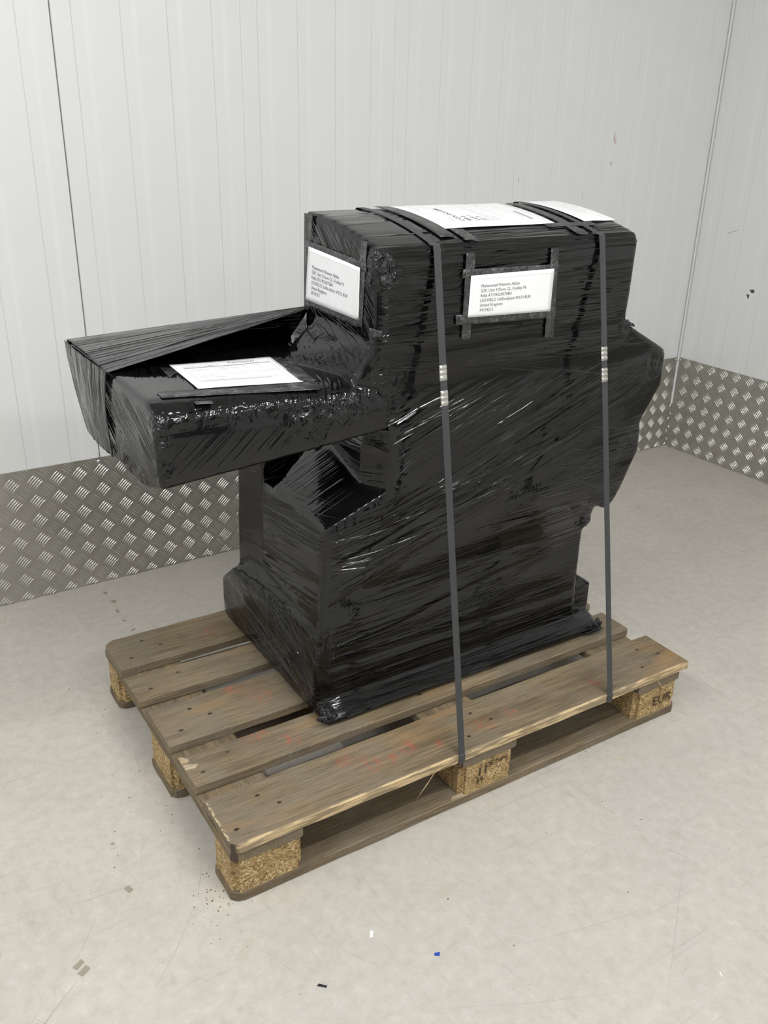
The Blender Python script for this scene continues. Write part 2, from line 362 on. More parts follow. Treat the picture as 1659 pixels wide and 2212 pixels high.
# checker plate kick boards
def kick(name, along, normal, s_cell, z_cell, flip):
    H = 0.4117; L = LEN-0.01; t0, t1 = 0.0006, 0.0034
    m = MB()
    def pt(s, d, z): return C0 + along*s + normal*d + Vector((0, 0, z))
    V = []
    for d in (t0, t1):
        V += [pt(0.0035, d, 0.003), pt(L, d, 0.003), pt(L, d, H), pt(0.0035, d, H)]
    m.add(V, [(0,1,2,3), (7,6,5,4), (0,4,5,1), (1,5,6,2), (2,6,7,3), (3,7,4,0)])
    root = tag(m.make(name, M_ALU), kind='structure')
    bars = MB(); PX, PZ = 0.0643, 0.0608
    def cell(cs, cz, sg):
        for k in range(5):
            o = (k-2)*0.0074
            dx, dz = 0.7071, 0.7071*sg; px, pz = -dz, dx
            bx, bz = cs + px*o, cz + pz*o; Lh = 0.0178
            if bz+Lh*0.75 > H or bz-Lh*0.75 < 0.003 or bx-Lh*.75 < 0.004: 
                # bars cut by the sheet's edge
                tmax = [1.0, 1.0]
                for e, q in ((0, 1), (1, -1)):
                    for f in (1.0, .8, .6, .4, .2, 0.0, -0.3, -.6):
                        xx, zz = bx+q*dx*Lh*f, bz+q*dz*Lh*f
                        if 0.003 < zz < H and xx > 0.004: tmax[e] = f; break
                    else: tmax[e] = None
                if None in tmax or tmax[0] + tmax[1] < 0.15: continue
            else: tmax = [1.0, 1.0]
            st = [(-tmax[1]), -0.45*max(tmax[1], 0) if tmax[1] > 0.3 else -tmax[1]*0.5, 0.45*max(tmax[0], 0) if tmax[0] > .3 else tmax[0]*.5, tmax[0]]
            V = []
            for j, t in enumerate(st):
                full = 1 - 0.82*abs(t)**2.5
                w = 0.0020*full; hgt = 0.0015*full
                bend = 0.0011*(1-t*t)
                ax, az = bx+dx*Lh*t+px*bend, bz+dz*Lh*t+pz*bend
                V += [pt(ax-px*w, t1-0.0003, az-pz*w), pt(ax, t1+hgt, az), pt(ax+px*w, t1-0.0003, az+pz*w)]
            F = []
            for j in range(3):
                a = 3*j; F += [(a, a+1, a+4, a+3), (a+1, a+2, a+5, a+4)]
            F += [(2, 1, 0), (9, 10, 11)]
            bars.add(V, F)
    ns = int(3.7/PX) if name.endswith('back') else int(1.6/PX)
    i0 = -int(s_cell/PX)-1
    for i in range(i0, ns):
        for j in range(-8, 9):
            cs, cz = s_cell+PX*i, z_cell+PZ*j
            if -0.02 < cs and cs < L and -0.02 < cz < H+0.02: cell(cs, cz, flip)
            cs += PX/2; cz += PZ/2
            if -0.02 < cs and cs < L and -0.02 < cz < H+0.02: cell(cs, cz, -flip)
    b = bars.make('raised_bars', M_BAR, root); b['kind'] = 'stuff'
    return root, pt
kb, kb_pt = kick('baseboard_back', LB, NB, 2.756, 0.3695, -1)
kr, kr_pt = kick('baseboard_right', LR, NR, 0.0535, 0.3916, -1)
def screw(pt, s, z, parent):
    m = MB(); V = [pt(s, 0.0066, z)]; F = []
    for ring, (r, d) in enumerate(((0.0045, 0.0062), (0.0062, 0.0034))):
        for k in range(10): V.append(pt(s+r*math.cos(k*.6283), d, z+r*math.sin(k*.6283)))
    for k in range(10):
        F += [(0, 1+k, 1+(k+1) % 10), (1+k, 11+k, 11+(k+1) % 10, 1+(k+1) % 10)]
    m.add(V, F); m.make('screw_head', M_ZINC, parent, True)
for s in (2.567, 1.95, 1.3, 0.65, 0.012, 3.2): screw(kb_pt, s, 0.3993, kb)
for s in (0.012, 0.62, 1.25): screw(kr_pt, s, 0.4, kr)
# scuffs and dents on the panels
def patch(name, pts, origin, mat, parent):
    m = MB(); m.add(pts, [tuple(range(len(pts)))]); return m.make(name, mat, parent)
M_RED = simple('red_scuff', (0.55, 0.36, 0.35), 0.6); M_GREY = simple('grey_scuff', (0.47, 0.47, 0.46), 0.6); M_DENT = simple('dent_metal', (0.10, 0.11, 0.13), 0.4, 0.6)
def wmark(along, normal, s, z, pts, mat, parent, name='scuff_mark'):
    P = [C0 + along*(s+a) + normal*0.0006 + Vector((0, 0, z+b)) for a, b in pts]
    c = sum(P, Vector())/len(P); m = MB()
    P2 = [p - normal*0.0022 for p in P]; k = len(P)
    m.add(P+P2, [tuple(range(k)), tuple(range(k, 2*k))[::-1]] + [(i, k+i, k+(i+1) % k, (i+1) % k) for i in range(k)])
    m.make(name, mat, parent)
wmark(LB, NB, 0.556, 1.305, [(0, .025), (-.003, .0), (-.001, -.022), (.003, -.01)], M_RED, wb)
wmark(LB, NB, 0.548, 1.300, [(0, .012), (-.003, -.016), (.001, -.018)], M_RED, wb)
wmark(LB, NB, 0.560, 1.214, [(0, .008), (-.006, .002), (-.003, -.008), (.004, -.004)], M_GREY, wb)
wmark(LB, NB, 0.688, 1.10, [(0.002, .018), (-.001, .0), (-.004, -.012), (.001, .002)], M_GREY, wb)
wmark(LB, NB, 1.006, 1.163, [(0.001, .01), (-.001, .01), (-.002, -.008), (.0005, -.008)], M_GREY, wb)
wmark(LR, NR, 0.306, 0.747, [(-.012, .004), (.008, .008), (.012, -.003), (0.002, -.008)], M_DENT, wr, 'dent_mark')
wmark(LR, NR, 0.293, 0.725, [(-.010, .008), (.006, .006), (.003, -.012)], M_DENT, wr, 'dent_mark')
wmark(LR, NR, 0.165, 0.96, [(-.02, -.006), (.03, .012), (.033, .011), (-.018, -.009)], M_GREY, wr)

# ceiling lamps
def lamp(x, y, L, ax, label):
    t = empty('ceiling_light', (x, y, ROOM_H), label, 'lamp', 'battens on the ceiling')
    h = L/2; w = 0.035
    dim = (h, w) if ax == 'x' else (w, h)
    bevel_box('housing', -dim[0]-.03, dim[0]+.03, -dim[1]-.012, dim[1]+.012, -0.055, -0.001, 0.006, M_TRIM, t)
    n = NT('lamp_diffuser'); n.set(base=(0.9, 0.9, 0.88), rough=0.5, emit=(0.985, 1.0, 1.0), estr=LAMP_STRENGTH)
    d = MB(); d.box(-dim[0], dim[0], -dim[1], dim[1], -0.072, -0.0556); d.make('diffuser', n.m, t)
for (x, y, L, ax), lb in zip(LAMPS, ('long white ceiling batten lamp above the front of the pallet',
                                     'white ceiling batten lamp left of the pallet beside the back wall',
                                     'white ceiling batten lamp towards the front wall')):
    lamp(x, y, L, ax, lb)

# ------------------------------------------------------------------ floor marks and debris
M_STAIN = simple('brown_residue', (0.30, 0.265, 0.21), 0.7); M_STAIN2 = simple('pale_residue', (0.47, 0.445, 0.38), 0.6)
M_SCR = simple('scratch_grey', (0.40, 0.385, 0.35), 0.6)
def floor_patch(name, pts, mat, z=0.0004):
    k = len(pts); m = MB()
    m.add([(a, b, z) for a, b in pts] + [(a, b, -0.002) for a, b in pts], [tuple(range(k)), tuple(range(k, 2*k))[::-1]] + [(i, k+i, k+(i+1) % k, (i+1) % k) for i in range(k)])
    return m.make(name, mat, floor)
def rquad(cx, cy, w, h, a, j=0.15):
    r = []
    for u, v in ((-1, -1), (0, -1.1), (1, -1), (1, 1), (0.1, .92), (-1, 1)):
        u += random.uniform(-j, j); v += random.uniform(-j, j)
        x, y = u*w/2, v*h/2; r.append((cx+x*math.cos(a)-y*math.sin(a), cy+x*math.sin(a)+y*math.cos(a)))
    return r
for c_ in ((-0.157, 0.141, .011, .016, 0.3, M_STAIN), (-0.164, 0.124, .010, .012, 0.3, M_STAIN2), (-0.283, 0.021, .019, .011, .55, M_STAIN), (-0.279, 0.003, .020, .012, .55, M_STAIN),
           (-0.149, 0.272, .007, .007, .3, M_STAIN), (-0.150, 0.258, .010, .007, .3, M_STAIN2), (-0.021, -0.098, .05, .018, 0.75, M_STAIN2), (0.36, 0.155-.33, .03, .02, .2, M_STAIN2)):
    floor_patch('stain_patch', rquad(*c_[:5]), c_[5])
scr = MB()
def scratch(p, q, w):
    d = Vector((q[0]-p[0], q[1]-p[1], 0)); nrm = Vector((-d.y, d.x, 0)).normalized()*w/2
    mid = Vector(((p[0]+q[0])/2, (p[1]+q[1])/2, 0)) + Vector((-d.y, d.x, 0))*random.uniform(-.03, .03)
    a = Vector((p[0], p[1], .0003)); b = Vector((q[0], q[1], .0003)); c = mid+Vector((0, 0, .0003))
    scr.add([a, c-nrm, b, c+nrm], [(0, 1, 2, 3)])
for p, q, w in (((-0.015, 0.134), (-0.326, 0.16), .0016), ((-0.013, .134), (-.055, .05), .0022), ((-.055, .05), (-.198, -.106), .002), ((-.28, 0.0), (-.40, -.10), .003),
                ((0.81, -0.30), (0.84, -.36), .004), ((.18, -.36), (.52, -.52), .0015), ((.35, -.33), (.75, -.42), .0015), ((.5, -.6), (.9, -.3), .0016),
                ((-.22, .12), (-.30, .01), .002), ((1.2, -.3), (1.6, -.32), .0016), ((1.4, .1), (1.9, .4), .0016), ((.12, -.18), (.17, -.26), .002)):
    scratch(p, q, w)
for i in range(70):
    x = random.uniform(-0.5, 2.3); y = random.uniform(-0.6, 1.2)
    a = random.uniform(0, 3.14); L = random.uniform(.03, .16)
    scratch((x, y), (x+L*math.cos(a), y+L*math.sin(a)), random.uniform(.0006, .0014))
sc_o = scr.make('floor_scratches', M_SCR, floor); sc_o['kind'] = 'stuff'
# dashed joint residue running out from the back wall
for k in range(14):
    y = 1.31 - k*0.021; floor_patch('stain_patch', rquad(0.143+random.uniform(-.006, .006), y, random.uniform(.006, .016), random.uniform(.006, .018), random.uniform(0, 1)), M_STAIN2 if k % 3 else M_STAIN)
def flake(name, x, y, w, h, a, col, label, cat, thick=0.0008):
    pts = rquad(0, 0, w, h, a, 0.3); k = len(pts); m = MB()
    m.add([(p[0], p[1], thick+random.uniform(0, .0008)) for p in pts] + [(p[0], p[1], 0.0003) for p in pts],
          [tuple(range(k)), tuple(range(k, 2*k))[::-1]] + [(i, k+i, k+(i+1) % k, (i+1) % k) for i in range(k)])
    o = m.make(name, simple(name+'_colour', col, 0.5)); o.location = (x, y, 0); tag(o, label, cat); return o
flake('plastic_chip', 0.267, -0.284, .011, .007, -.6, (0.02, 0.06, 0.42), 'small blue plastic chip on the bare floor in front of the pallet', 'chip')
flake('paper_scrap', 0.188, -0.188, .013, .006, .9, (0.85, 0.86, 0.84), 'tiny white paper scrap on the floor before the near skid', 'scrap')
flake('film_scrap', 0.061, -0.235, .016, .005, -.75, (0.02, 0.02, 0.03), 'tiny black film scrap on the floor near the bottom of the picture', 'scrap')
flake('wood_sliver', 0.671, -0.575, .012, .0022, 1.2, (0.85, 0.83, 0.76), 'tiny pale sliver lying alone on the floor far in front of the pallet', 'sliver')
flake('straw_sliver', 0.947, -0.065, .016, .002, -.5, (0.70, 0.60, 0.38), 'tiny straw coloured sliver on the floor before the lettered corner block', 'sliver')
crumbs = MB()
def crumb(x, y, r, z=0):
    V = []; 
    a = random.uniform(0, 6.28); w = r*random.uniform(.2, .6); c, s = math.cos(a), math.sin(a); h = r*random.uniform(.25, .6)
    for u, v, t in ((-r, -w, 0), (r, -w, 0), (r, w, 0), (-r, w, 0), (-r*.7, 0, h), (r*.7, 0, h)):
        V.append((x+u*c-v*s, y+u*s+v*c, z+.0003+t))
    crumbs.add(V, [(3,2,1,0), (0,1,5,4), (2,3,4,5), (1,2,5), (3,0,4)])
for i in range(150):
    k = random.random()
    if k < .35: x, y = random.gauss(-.03, .03), random.gauss(.02, .05)
    elif k < .6: x, y = random.gauss(-.05, .03), random.uniform(.25, .75)
    else: x, y = random.uniform(-.4, 1.9), random.uniform(-.6, 1.1)
    if 0 < x < 1.2 and 0 < y < .8: continue
    crumb(x, y, random.uniform(.0007, .0024))
co = crumbs.make('wood_crumbs', simple('crumb_brown', (0.16, 0.11, 0.065), .8)); tag(co, 'brown wood crumbs scattered on the floor around the pallet', 'crumbs', kind='stuff')

# ------------------------------------------------------------------ pallet
pal = empty('pallet', (0, 0, 0), 'weathered grey-brown wooden pallet with chipboard blocks under the black wrapped machine', 'pallet')
def board(name, L, w, t, mat, at, axis='x', ch=(0, 0, 0, 0), seed=0, b=0.0022, nseg=26, bow=0.0):
    """plank as a swept rounded section. ch = corner cuts (start low side, start high side, end low side, end high side)"""
    rs = [0.0, 0.004, 0.010, 0.022, 0.034]; st = sorted(set(rs + [L-r for r in rs] + [L*i/nseg for i in range(1, nseg) if 0.04 < L*i/nseg < L-0.04]))
    V = []; F = []; K = 16
    for u in st:
        lo, hi = 0.0, w
        if ch[0] and u < ch[0]: lo = ch[0]-u
        if ch[1] and u < ch[1]: hi = w-(ch[1]-u)
        if ch[2] and L-u < ch[2]: lo = ch[2]-(L-u)
        if ch[3] and L-u < ch[3]: hi = w-(ch[3]-(L-u))
        e = 0.0015*mnoise.noise(Vector((u*7, seed*3.1, 0.3))); e2 = 0.0015*mnoise.noise(Vector((u*7, seed*5.7, 4.3)))
        lo += e; hi += e2
        top = t + 0.0012*mnoise.noise(Vector((u*5, seed*2.2, 9.1))) + bow*math.sin(math.pi*u/L)
        bb = b*(1.0+0.9*mnoise.noise(Vector((u*30, seed, 2.0))))
        bb = max(bb, .0008); bt = bb if 0.0005 < u < L-0.0005 else bb*1.4
        sec = [(lo+bt, 0), (lo+w*.35, 0), (lo+w*.65, 0), (hi-bt, 0), (hi, bt), (hi, t*.35), (hi, t*.7), (hi, top-bt), (hi-bt, top), (lo+(hi-lo)*.66, top-.0003), (lo+(hi-lo)*.33, top-.0003), (lo+bt, top), (lo, top-bt), (lo, t*.7), (lo, t*.35), (lo, bt)]
        for v, z in sec:
            uu = u + 0.0012*mnoise.noise(Vector((v*90, z*90, seed*1.7)))*(1 if u < .0005 or u > L-.0005 else 0)
            V.append((at[0]+uu, at[1]+v, at[2]+z) if axis == 'x' else (at[0]+v, at[1]+uu, at[2]+z))
    n = len(st)
    for i in range(n-1):
        for k in range(K):
            a, c = i*K+k, i*K+(k+1) % K
            f = (a, a+K, c+K, c)
            F.append(f if axis == 'y' else f[::-1])
    F.append(tuple(range(K)) if axis == 'x' else tuple(range(K))[::-1]); F.append(tuple((n-1)*K+k for k in range(K))[::-1] if axis == 'x' else tuple((n-1)*K+k for k in range(K)))
    o = link(name, mesh(name, V, F), mat, pal)
    bm = bmesh.new(); bm.from_mesh(o.data); bmesh.ops.recalc_face_normals(bm, faces=bm.faces); bm.to_mesh(o.data); bm.free()
    return o
ys = [0.0, 0.186, 0.3275, 0.514, 0.655]; ws = [0.145, 0.100, 0.145, 0.100, 0.145]
dxs = [0.003, 0.004, 0.002, -0.003, 0.0]; dys = [-0.004, -0.003, 0.0, 0.0, 0.0]
lens = [1.214, 1.197, 1.2, 1.199, 1.2]
for i in range(5):
    chs = [(0.012, 0, 0.0, 0.0), (0, 0, 0.004, 0.004), (0, 0, 0, 0), (0, 0, 0, 0), (0, 0.016, 0, 0.012)][i]
    o = board('deck_board', lens[i], ws[i], 0.022, M_WOODF if i == 0 else M_WOODX, (dxs[i], ys[i]+dys[i], 0.1225), 'x', chs, i+1)
for i, x in enumerate((0.002, 0.5275, 1.052)):
    board('cross_board', 0.800, 0.145, 0.022, M_WOODY, (x, 0.0, 0.1002), 'y', [(0.010, 0, 0, 0.0), (0, 0, 0, 0), (0, 0.004, 0, 0)][i], 20+i)
for i, (y, w) in enumerate(((0.001, .1), (0.3275, .145), (0.699, .1))):
    board('skid_board', 1.2, w, 0.0218, M_WOODB, (0.0, y, 0.0), 'x', (0.014, 0.010, 0.008, 0.01), 30+i)
def block(x0, x1, y0, y1, seed):
    bm = bmesh.new(); bmesh.ops.create_cube(bm, size=1)
    bmesh.ops.scale(bm, vec=(x1-x0, y1-y0, 0.0782), verts=bm.verts)
    bmesh.ops.bevel(bm, geom=[e for e in bm.edges if abs(e.verts[0].co.z-e.verts[1].co.z) > .05], offset=0.012, segments=3, affect='EDGES')
    bmesh.ops.subdivide_edges(bm, edges=bm.edges[:], cuts=5, use_grid_fill=True)
    for v in bm.verts:
        q = Vector((v.co.x+seed, v.co.y, v.co.z)); nn = mnoise.noise(q*45)*0.0016 + mnoise.noise(q*140)*0.0008
        d = Vector((v.co.x, v.co.y, 0)).normalized()
        if abs(v.co.z) < 0.0385: v.co += d*nn
    bmesh.ops.translate(bm, vec=((x0+x1)/2, (y0+y1)/2, 0.061), verts=bm.verts)
    bmesh.ops.recalc_face_normals(bm, faces=bm.faces)
    me = bpy.data.meshes.new('chipboard_block'); bm.to_mesh(me); bm.free()
    return link('chipboard_block', me, M_CHIP, pal)
bl = []
for j, (y0, y1) in enumerate(((0.003, .103), (.3275, .4725), (.697, .797))):
    for i, (x0, x1) in enumerate(((0.003, .148), (.5275, .6725), (1.053, 1.197))):
        bl.append(block(x0, x1, y0, y1, i*1.7+j*5.1))
# text helper ------------------------------------------------------
def text_mesh(body, size, align='LEFT', spacing=1.0, line=1.0):
    cu = bpy.data.curves.new('txt', 'FONT'); cu.body = body; cu.size = size; cu.align_x = align
    cu.space_character = spacing; cu.space_line = line; cu.resolution_u = 2
    ob = bpy.data.objects.new('txt', cu); COL.objects.link(ob)
    dg = bpy.context.evaluated_depsgraph_get(); me = bpy.data.meshes.new_from_object(ob.evaluated_get(dg))
    V = [tuple(v.co) for v in me.vertices]; F = [tuple(p.vertices) for p in me.polygons]
    bpy.data.objects.remove(ob); bpy.data.curves.remove(cu); bpy.data.meshes.remove(me)
    return V, F
def stamp(body, size, x, z, y, blockobj, name='stamped_letters'):
    V, F = text_mesh(body, size)
    # sit on the block's front face
    P = [(x+v[0], y+0.0012*mnoise.noise(Vector((v[0]*120, v[1]*120, 1)))*0.3, z+v[1]) for v in V]
    m = MB(); m.add(P, F); m.make(name, M_STAMP, blockobj)
stamp('EUR', 0.036, 1.112, 0.046, 0.0008, bl[2])
stamp('DE-NP4', 0.0185, 0.590, 0.076, 0.0008, bl[1]); stamp('11', 0.032, 0.568, 0.060, 0.0008, bl[1]); stamp('49', 0.022, 0.566, 0.040, 0.0008, bl[1])
# nails
def nail(x, y, z=0.1450, r=0.0042):
    m = MB(); V = [(x, y, z-.0002)]; F = []
    for q, (rr, dz) in enumerate(((r*.7, 0.0), (r, -0.0012))):
        for k in range(8): V.append((x+rr*1.5*math.cos(k*.7854), y+rr*math.sin(k*.7854), z+dz))
    for k in range(8): F += [(0, 1+k, 1+(k+1) % 8), (1+k, 9+k, 9+(k+1) % 8, 1+(k+1) % 8)]
    m.add(V, F); m.make('nail_head', M_NAIL, pal)
for i in range(5):
    for xc in (0.07, 0.60, 1.125):
        for sx, sy in ((-.035, .28), (.02, .72), (.05, .45)) if ws[i] > .12 else ((-.03, .35), (.035, .68)):
            nail(xc+sx+random.uniform(-.01, .01), ys[i]+dys[i]+ws[i]*sy)
# splinters torn from the front board
def splinter(p, q, w, bend=0.0):
    p, q = Vector(p), Vector(q); d = (q-p).normalized(); a = d.cross(Vector((0, 1, .3))).normalized()*w; b_ = d.cross(a).normalized()*w*.6
    mid = (p+q)/2 + a.normalized()*bend
    m = MB(); V = [p, mid+a, mid+b_, mid-a, mid-b_, q]
    m.add(V, [(0,2,1), (0,3,2), (0,4,3), (0,1,4), (5,1,2), (5,2,3), (5,3,4), (5,4,1)]); m.make('splinter', M_FRESH, pal)
splinter((.455, -.006, .140), (.395, -.018, .088), .0012, .004); splinter((.46, -.007, .139), (.40, -.016, .090), .0008, -.002)
splinter((.50, -.006, .141), (.42, -.009, .128), .0014, .003); splinter((1.098, -.007, .138), (1.128, -.012, .098), .0009)
splinter((.20, -.0062, .139), (.34, -.0066, .143), .0016); splinter((.05, -.0062, .141), (.17, -.0064, .143), .0013); splinter((.30, -.0062, .137), (.42, -.006, .141), .002)
splinter((.52, -.006, .140), (.44, -.008, .1435), .0015)
# pale torn wood: bottom skid beside the middle block, deck board's left end
def torn(pts, z, name='torn_wood'):
    m = MB(); k = len(pts); m.add([(a, b, z+random.uniform(0, .0009)) for a, b in pts] + [(a, b, z-.002) for a, b in pts], [tuple(range(k)), tuple(range(k, 2*k))[::-1]] + [(i, k+i, k+(i+1) % k, (i+1) % k) for i in range(k)])
    m.make(name, M_TORN, pal)
M_TORN = mat_wood('torn_pale_wood', 'x', 2.1)
torn([(.505, .004), (.545, .001), (.560, .006), (.55, .014), (.53, .012), (.512, .012)], .0222)
torn([(.0045, .262), (.018, .260), (.022, .268), (.016, .275), (.012, .283), (.0045, .284)], .1449)
torn([(.0045, .240), (.024, .236), (.034, .246), (.020, .252), (.012, .256), (.0045, .256)], .1449)

# ------------------------------------------------------------------ wrapped machine
mac = empty('wrapped_machine', (0.7, 0.45, 0.1448), 'large machine wrapped in glossy black stretch film, strapped down on the wooden pallet', 'machine')
MOFF = Vector((0.7, 0.45, 0.1448))
def mpart(name, me, mat=None, parent=None):
    """mesh given in world coordinates becomes a part of the machine"""
    o = link(name, me, mat, parent or mac)
    if parent is None: me.transform(Matrix.Translation(-MOFF))
    else: me.transform(Matrix.Translation(-MOFF))
    return o
Z0 = 0.1462
def dome(y):
    t = (y-0.2)/0.28
    if t <= 0: return 1.147
    return 1.147+0.043*(1-(1-min(t, 1))**2)
def hull_build(pieces, voxel=0.0055, smooth_it=5):
    bm = bmesh.new()
    for pts in pieces:
        b2 = bmesh.new(); vs = [b2.verts.new(p) for p in pts]
        r = bmesh.ops.convex_hull(b2, input=vs)
        dl = [g for g in r['geom_interior'] if isinstance(g, bmesh.types.BMVert)]
        if dl: bmesh.ops.delete(b2, geom=dl, context='VERTS')
        bmesh.ops.recalc_face_normals(b2, faces=b2.faces)
        tmp = bpy.data.meshes.new('t'); b2.to_mesh(tmp); b2.free(); bm.from_mesh(tmp); bpy.data.meshes.remove(tmp)
    me = bpy.data.meshes.new('hull'); bm.to_mesh(me); bm.free()
    ob = bpy.data.objects.new('hull', me); COL.objects.link(ob)
    r = ob.modifiers.new('r', 'REMESH'); r.mode = 'VOXEL'; r.voxel_size = voxel; r.adaptivity = 0.0
    s = ob.modifiers.new('s', 'SMOOTH'); s.factor = 0.5; s.iterations = smooth_it
    dg = bpy.context.evaluated_depsgraph_get(); out = bpy.data.meshes.new_from_object(ob.evaluated_get(dg))
    bpy.data.objects.remove(ob); bpy.data.meshes.remove(me)
    return out
def bx(x0, x1, y0, y1, z0, z1): return [(x, y, z) for x in (x0, x1) for y in (y0, y1) for z in (z0, z1)]
def prism(prof, y0, y1): return [(x, y, z) for x, z in prof for y in (y0, y1)]
pieces = []
# base: raised plinth and flared skirt
pieces.append([(x, y, z) for x, y in ((.305, .255), (1.060, .255), (1.060, .757), (.305, .757)) for z in (.185, .268)])
pieces.append([(x, y, z) for x, y in ((1.0, .285), (1.142, .280), (1.142, .757), (1.0, .757)) for z in (.165, .256)])
pieces.append(bx(.305, 1.060, .25, .757, .16, .262)); pieces.append([(x, y, z) for x, y in ((.305, .25), (1.060, .25), (1.130, .285), (1.130, .757), (.305, .757)) for z in (.17, .19)] + [(x, y, z) for x in (.318, 1.125) for y in (.212, .735) for z in (Z0+.006, Z0+.012)] + [(x, y, Z0) for x in (.325, 1.115) for y in (.222, .73)])
# column
pieces.append([(.336, .252, .60), (.338, .60, .60), (1.058, .252, .60), (1.058, .60, .60), (.319, .252, .36), (.328, .60, .36), (1.062, .252, .19), (1.062, .60, .19), (.325, .252, .19), (.328, .60, .19)])
pieces.append([(.336, .55, .655), (.323, .665, .66), (.328, .55, .345), (.314, .665, .33), (.5, .55, .66), (.5, .665, .66), (.5, .55, .2), (.5, .665, .2)]); pieces.append(bx(.45, .9, .5, .655, .2, .66))
# film from the column's left side down to the plinth
pieces.append([(.320, .252, .365), (.318, .60, .38), (.288, .65, .345), (.45, .252, .36), (.306, .252, .265), (.306, .757, .268), (.62, .252, .262), (.5, .6, .3), (.42, .70, .34)])
pieces.append([(1.055, .30, .315), (1.055, .58, .335), (1.141, .284, .252), (1.141, .60, .255), (1.0, .3, .2), (1.0, .6, .2)])
# middle body
A = [(.455, .69), (.455, .955), (1.06, .962), (1.085, .945), (1.198, .888), (1.207, .875), (1.208, .80), (1.155, .72)]
pieces.append(prism(A, .202, .62))
pieces.append(prism([(1.156, .75), (1.1665, .642), (1.131, .566), (1.110, .528), (1.095, .512), (1.076, .506), (1.03, .535), (.98, .72)], .205, .6))
pieces.append([(x, y, z) for x, z in ((.457, .69), (1.156, .75), (1.05, .56)) for y in (.203, .6)] + [(1.058, .247, .465), (1.061, .2515, .44), (.42, .2515, .44), (.42, .56, .44), (1.06, .56, .44), (.36, .2515, .50), (.36, .5, .50)])
# film ledge between the column's shoulder and the body's left edge
pieces.append([(.457, .204, .690), (.457, .204, .90), (.434, .280, .635), (.434, .280, .90), (.46, .5, .62), (.46, .5, .9), (.56, .204, .69), (.56, .204, .9)])
pieces.append([(.336, .252, .600), (.336, .50, .605), (.434, .282, .66), (.44, .50, .70), (.457, .206, .680), (.56, .204, .68), (.434, .281, .60), (.60, .252, .45), (.36, .5, .5), (.334, .252, .52)])
# upper box with its domed top
top = [(.202, 1.130), (.2045, 1.140), (.210, 1.1478)] + [(y, dome(y)) for y in (.22, .24, .26, .29, .33, .38, .43, .477)]
pieces.append([(x, y, z) for y, z in top for x in (.417, 1.067)] + [(x, y, z) for y, z in ((.2, .945), (.2, 1.13), (.477, .985), (.477, .95)) for x in (.412, 1.060)])
# side arm
E0 = [(.2, .775), (.2, .868), (.204, .888), (.214, .905), (.229, .917), (.250, .922), (.745, .917), (.712, .834), (.63, .742), (.30, .744)]
E1 = [(.2, .812), (.2, .856), (.204, .877), (.214, .895), (.229, .907), (.250, .912), (.62, .915), (.60, .84), (.5, .80), (.30, .80)]
pieces.append([(-.010, y, z) for y, z in E0] + [(.445, y, z) for y, z in E1])
pieces.append([(.413, .202, .965), (.47, .202, .965), (.46, .202, .88), (.43, .203, .885), (.43, .34, .90), (.46, .36, .90), (.413, .36, .97), (.47, .4, .96)])
# film from the upper box down on to the arm
pieces.append([(.413, .21, .98), (.413, .36, .985), (.43, .21, .9), (.43, .40, .9), (.385, .21, .91), (.35, .36, .915), (.41, .43, .99), (.43, .43, .9), (.32, .42, .916)])
hull = hull_build(pieces)

nv = len(hull.vertices)
P = np.empty(nv*3); hull.vertices.foreach_get('co', P); P = P.reshape(-1, 3)
N = np.empty(nv*3); hull.vertices.foreach_get('normal', N); N = N.reshape(-1, 3)
def vnoise(Q, scale, seed=0.0):
    out = np.empty(len(Q)); Qs = Q*scale + seed
    for i, q in enumerate(Qs): out[i] = mnoise.noise(q)
    return out
CRUMP = [((.432, .20, 1.105), .035, 1.0), ((.425, .2, 1.13), .03, .8), ((1.07, .21, .955), .035, .9), ((1.055, .235, .475), .045, .8), ((1.12, .215, .175), .03, 1.0), ((1.1, .21, .152), .03, .8),
         ((.315, .215, .165), .035, .35), ((.305, .255, .285), .025, .2), ((.32, .25, .35), .03, .35), ((.32, .198, .865), .055, .8), ((.37, .198, .87), .05, .7), ((.26, .198, .86), .04, .6), ((.30, .198, .825), .04, .5),
         ((-.008, .21, .89), .03, .9), ((-.008, .205, .85), .03, .9), ((-.008, .21, .80), .03, .8), ((-.008, .30, .75), .04, .8), ((-.008, .40, .752), .05, .9), ((-.008, .5, .745), .05, .8), ((-.008, .6, .75), .05, .7),
         ((.545, .205, 1.150), .02, .8), ((.955, .205, 1.155), .02, .7), ((1.19, .21, .872), .03, .35), ((.46, .205, .90), .035, .4), ((.43, .21, .93), .03, .3), ((.0, .7, .83), .05, .5), ((.40, .42, .97), .02, .3), ((.1, .2, .9), .03, .35), ((.03, .2, .9), .03, .4)] + [((1.17, .2, .85), .045, .3), ((1.15, .2, .82), .035, .25)] + [((.0+.043*i, .214, .900-.001*i), .034, .14+.08*(i % 3)) for i in range(10)]
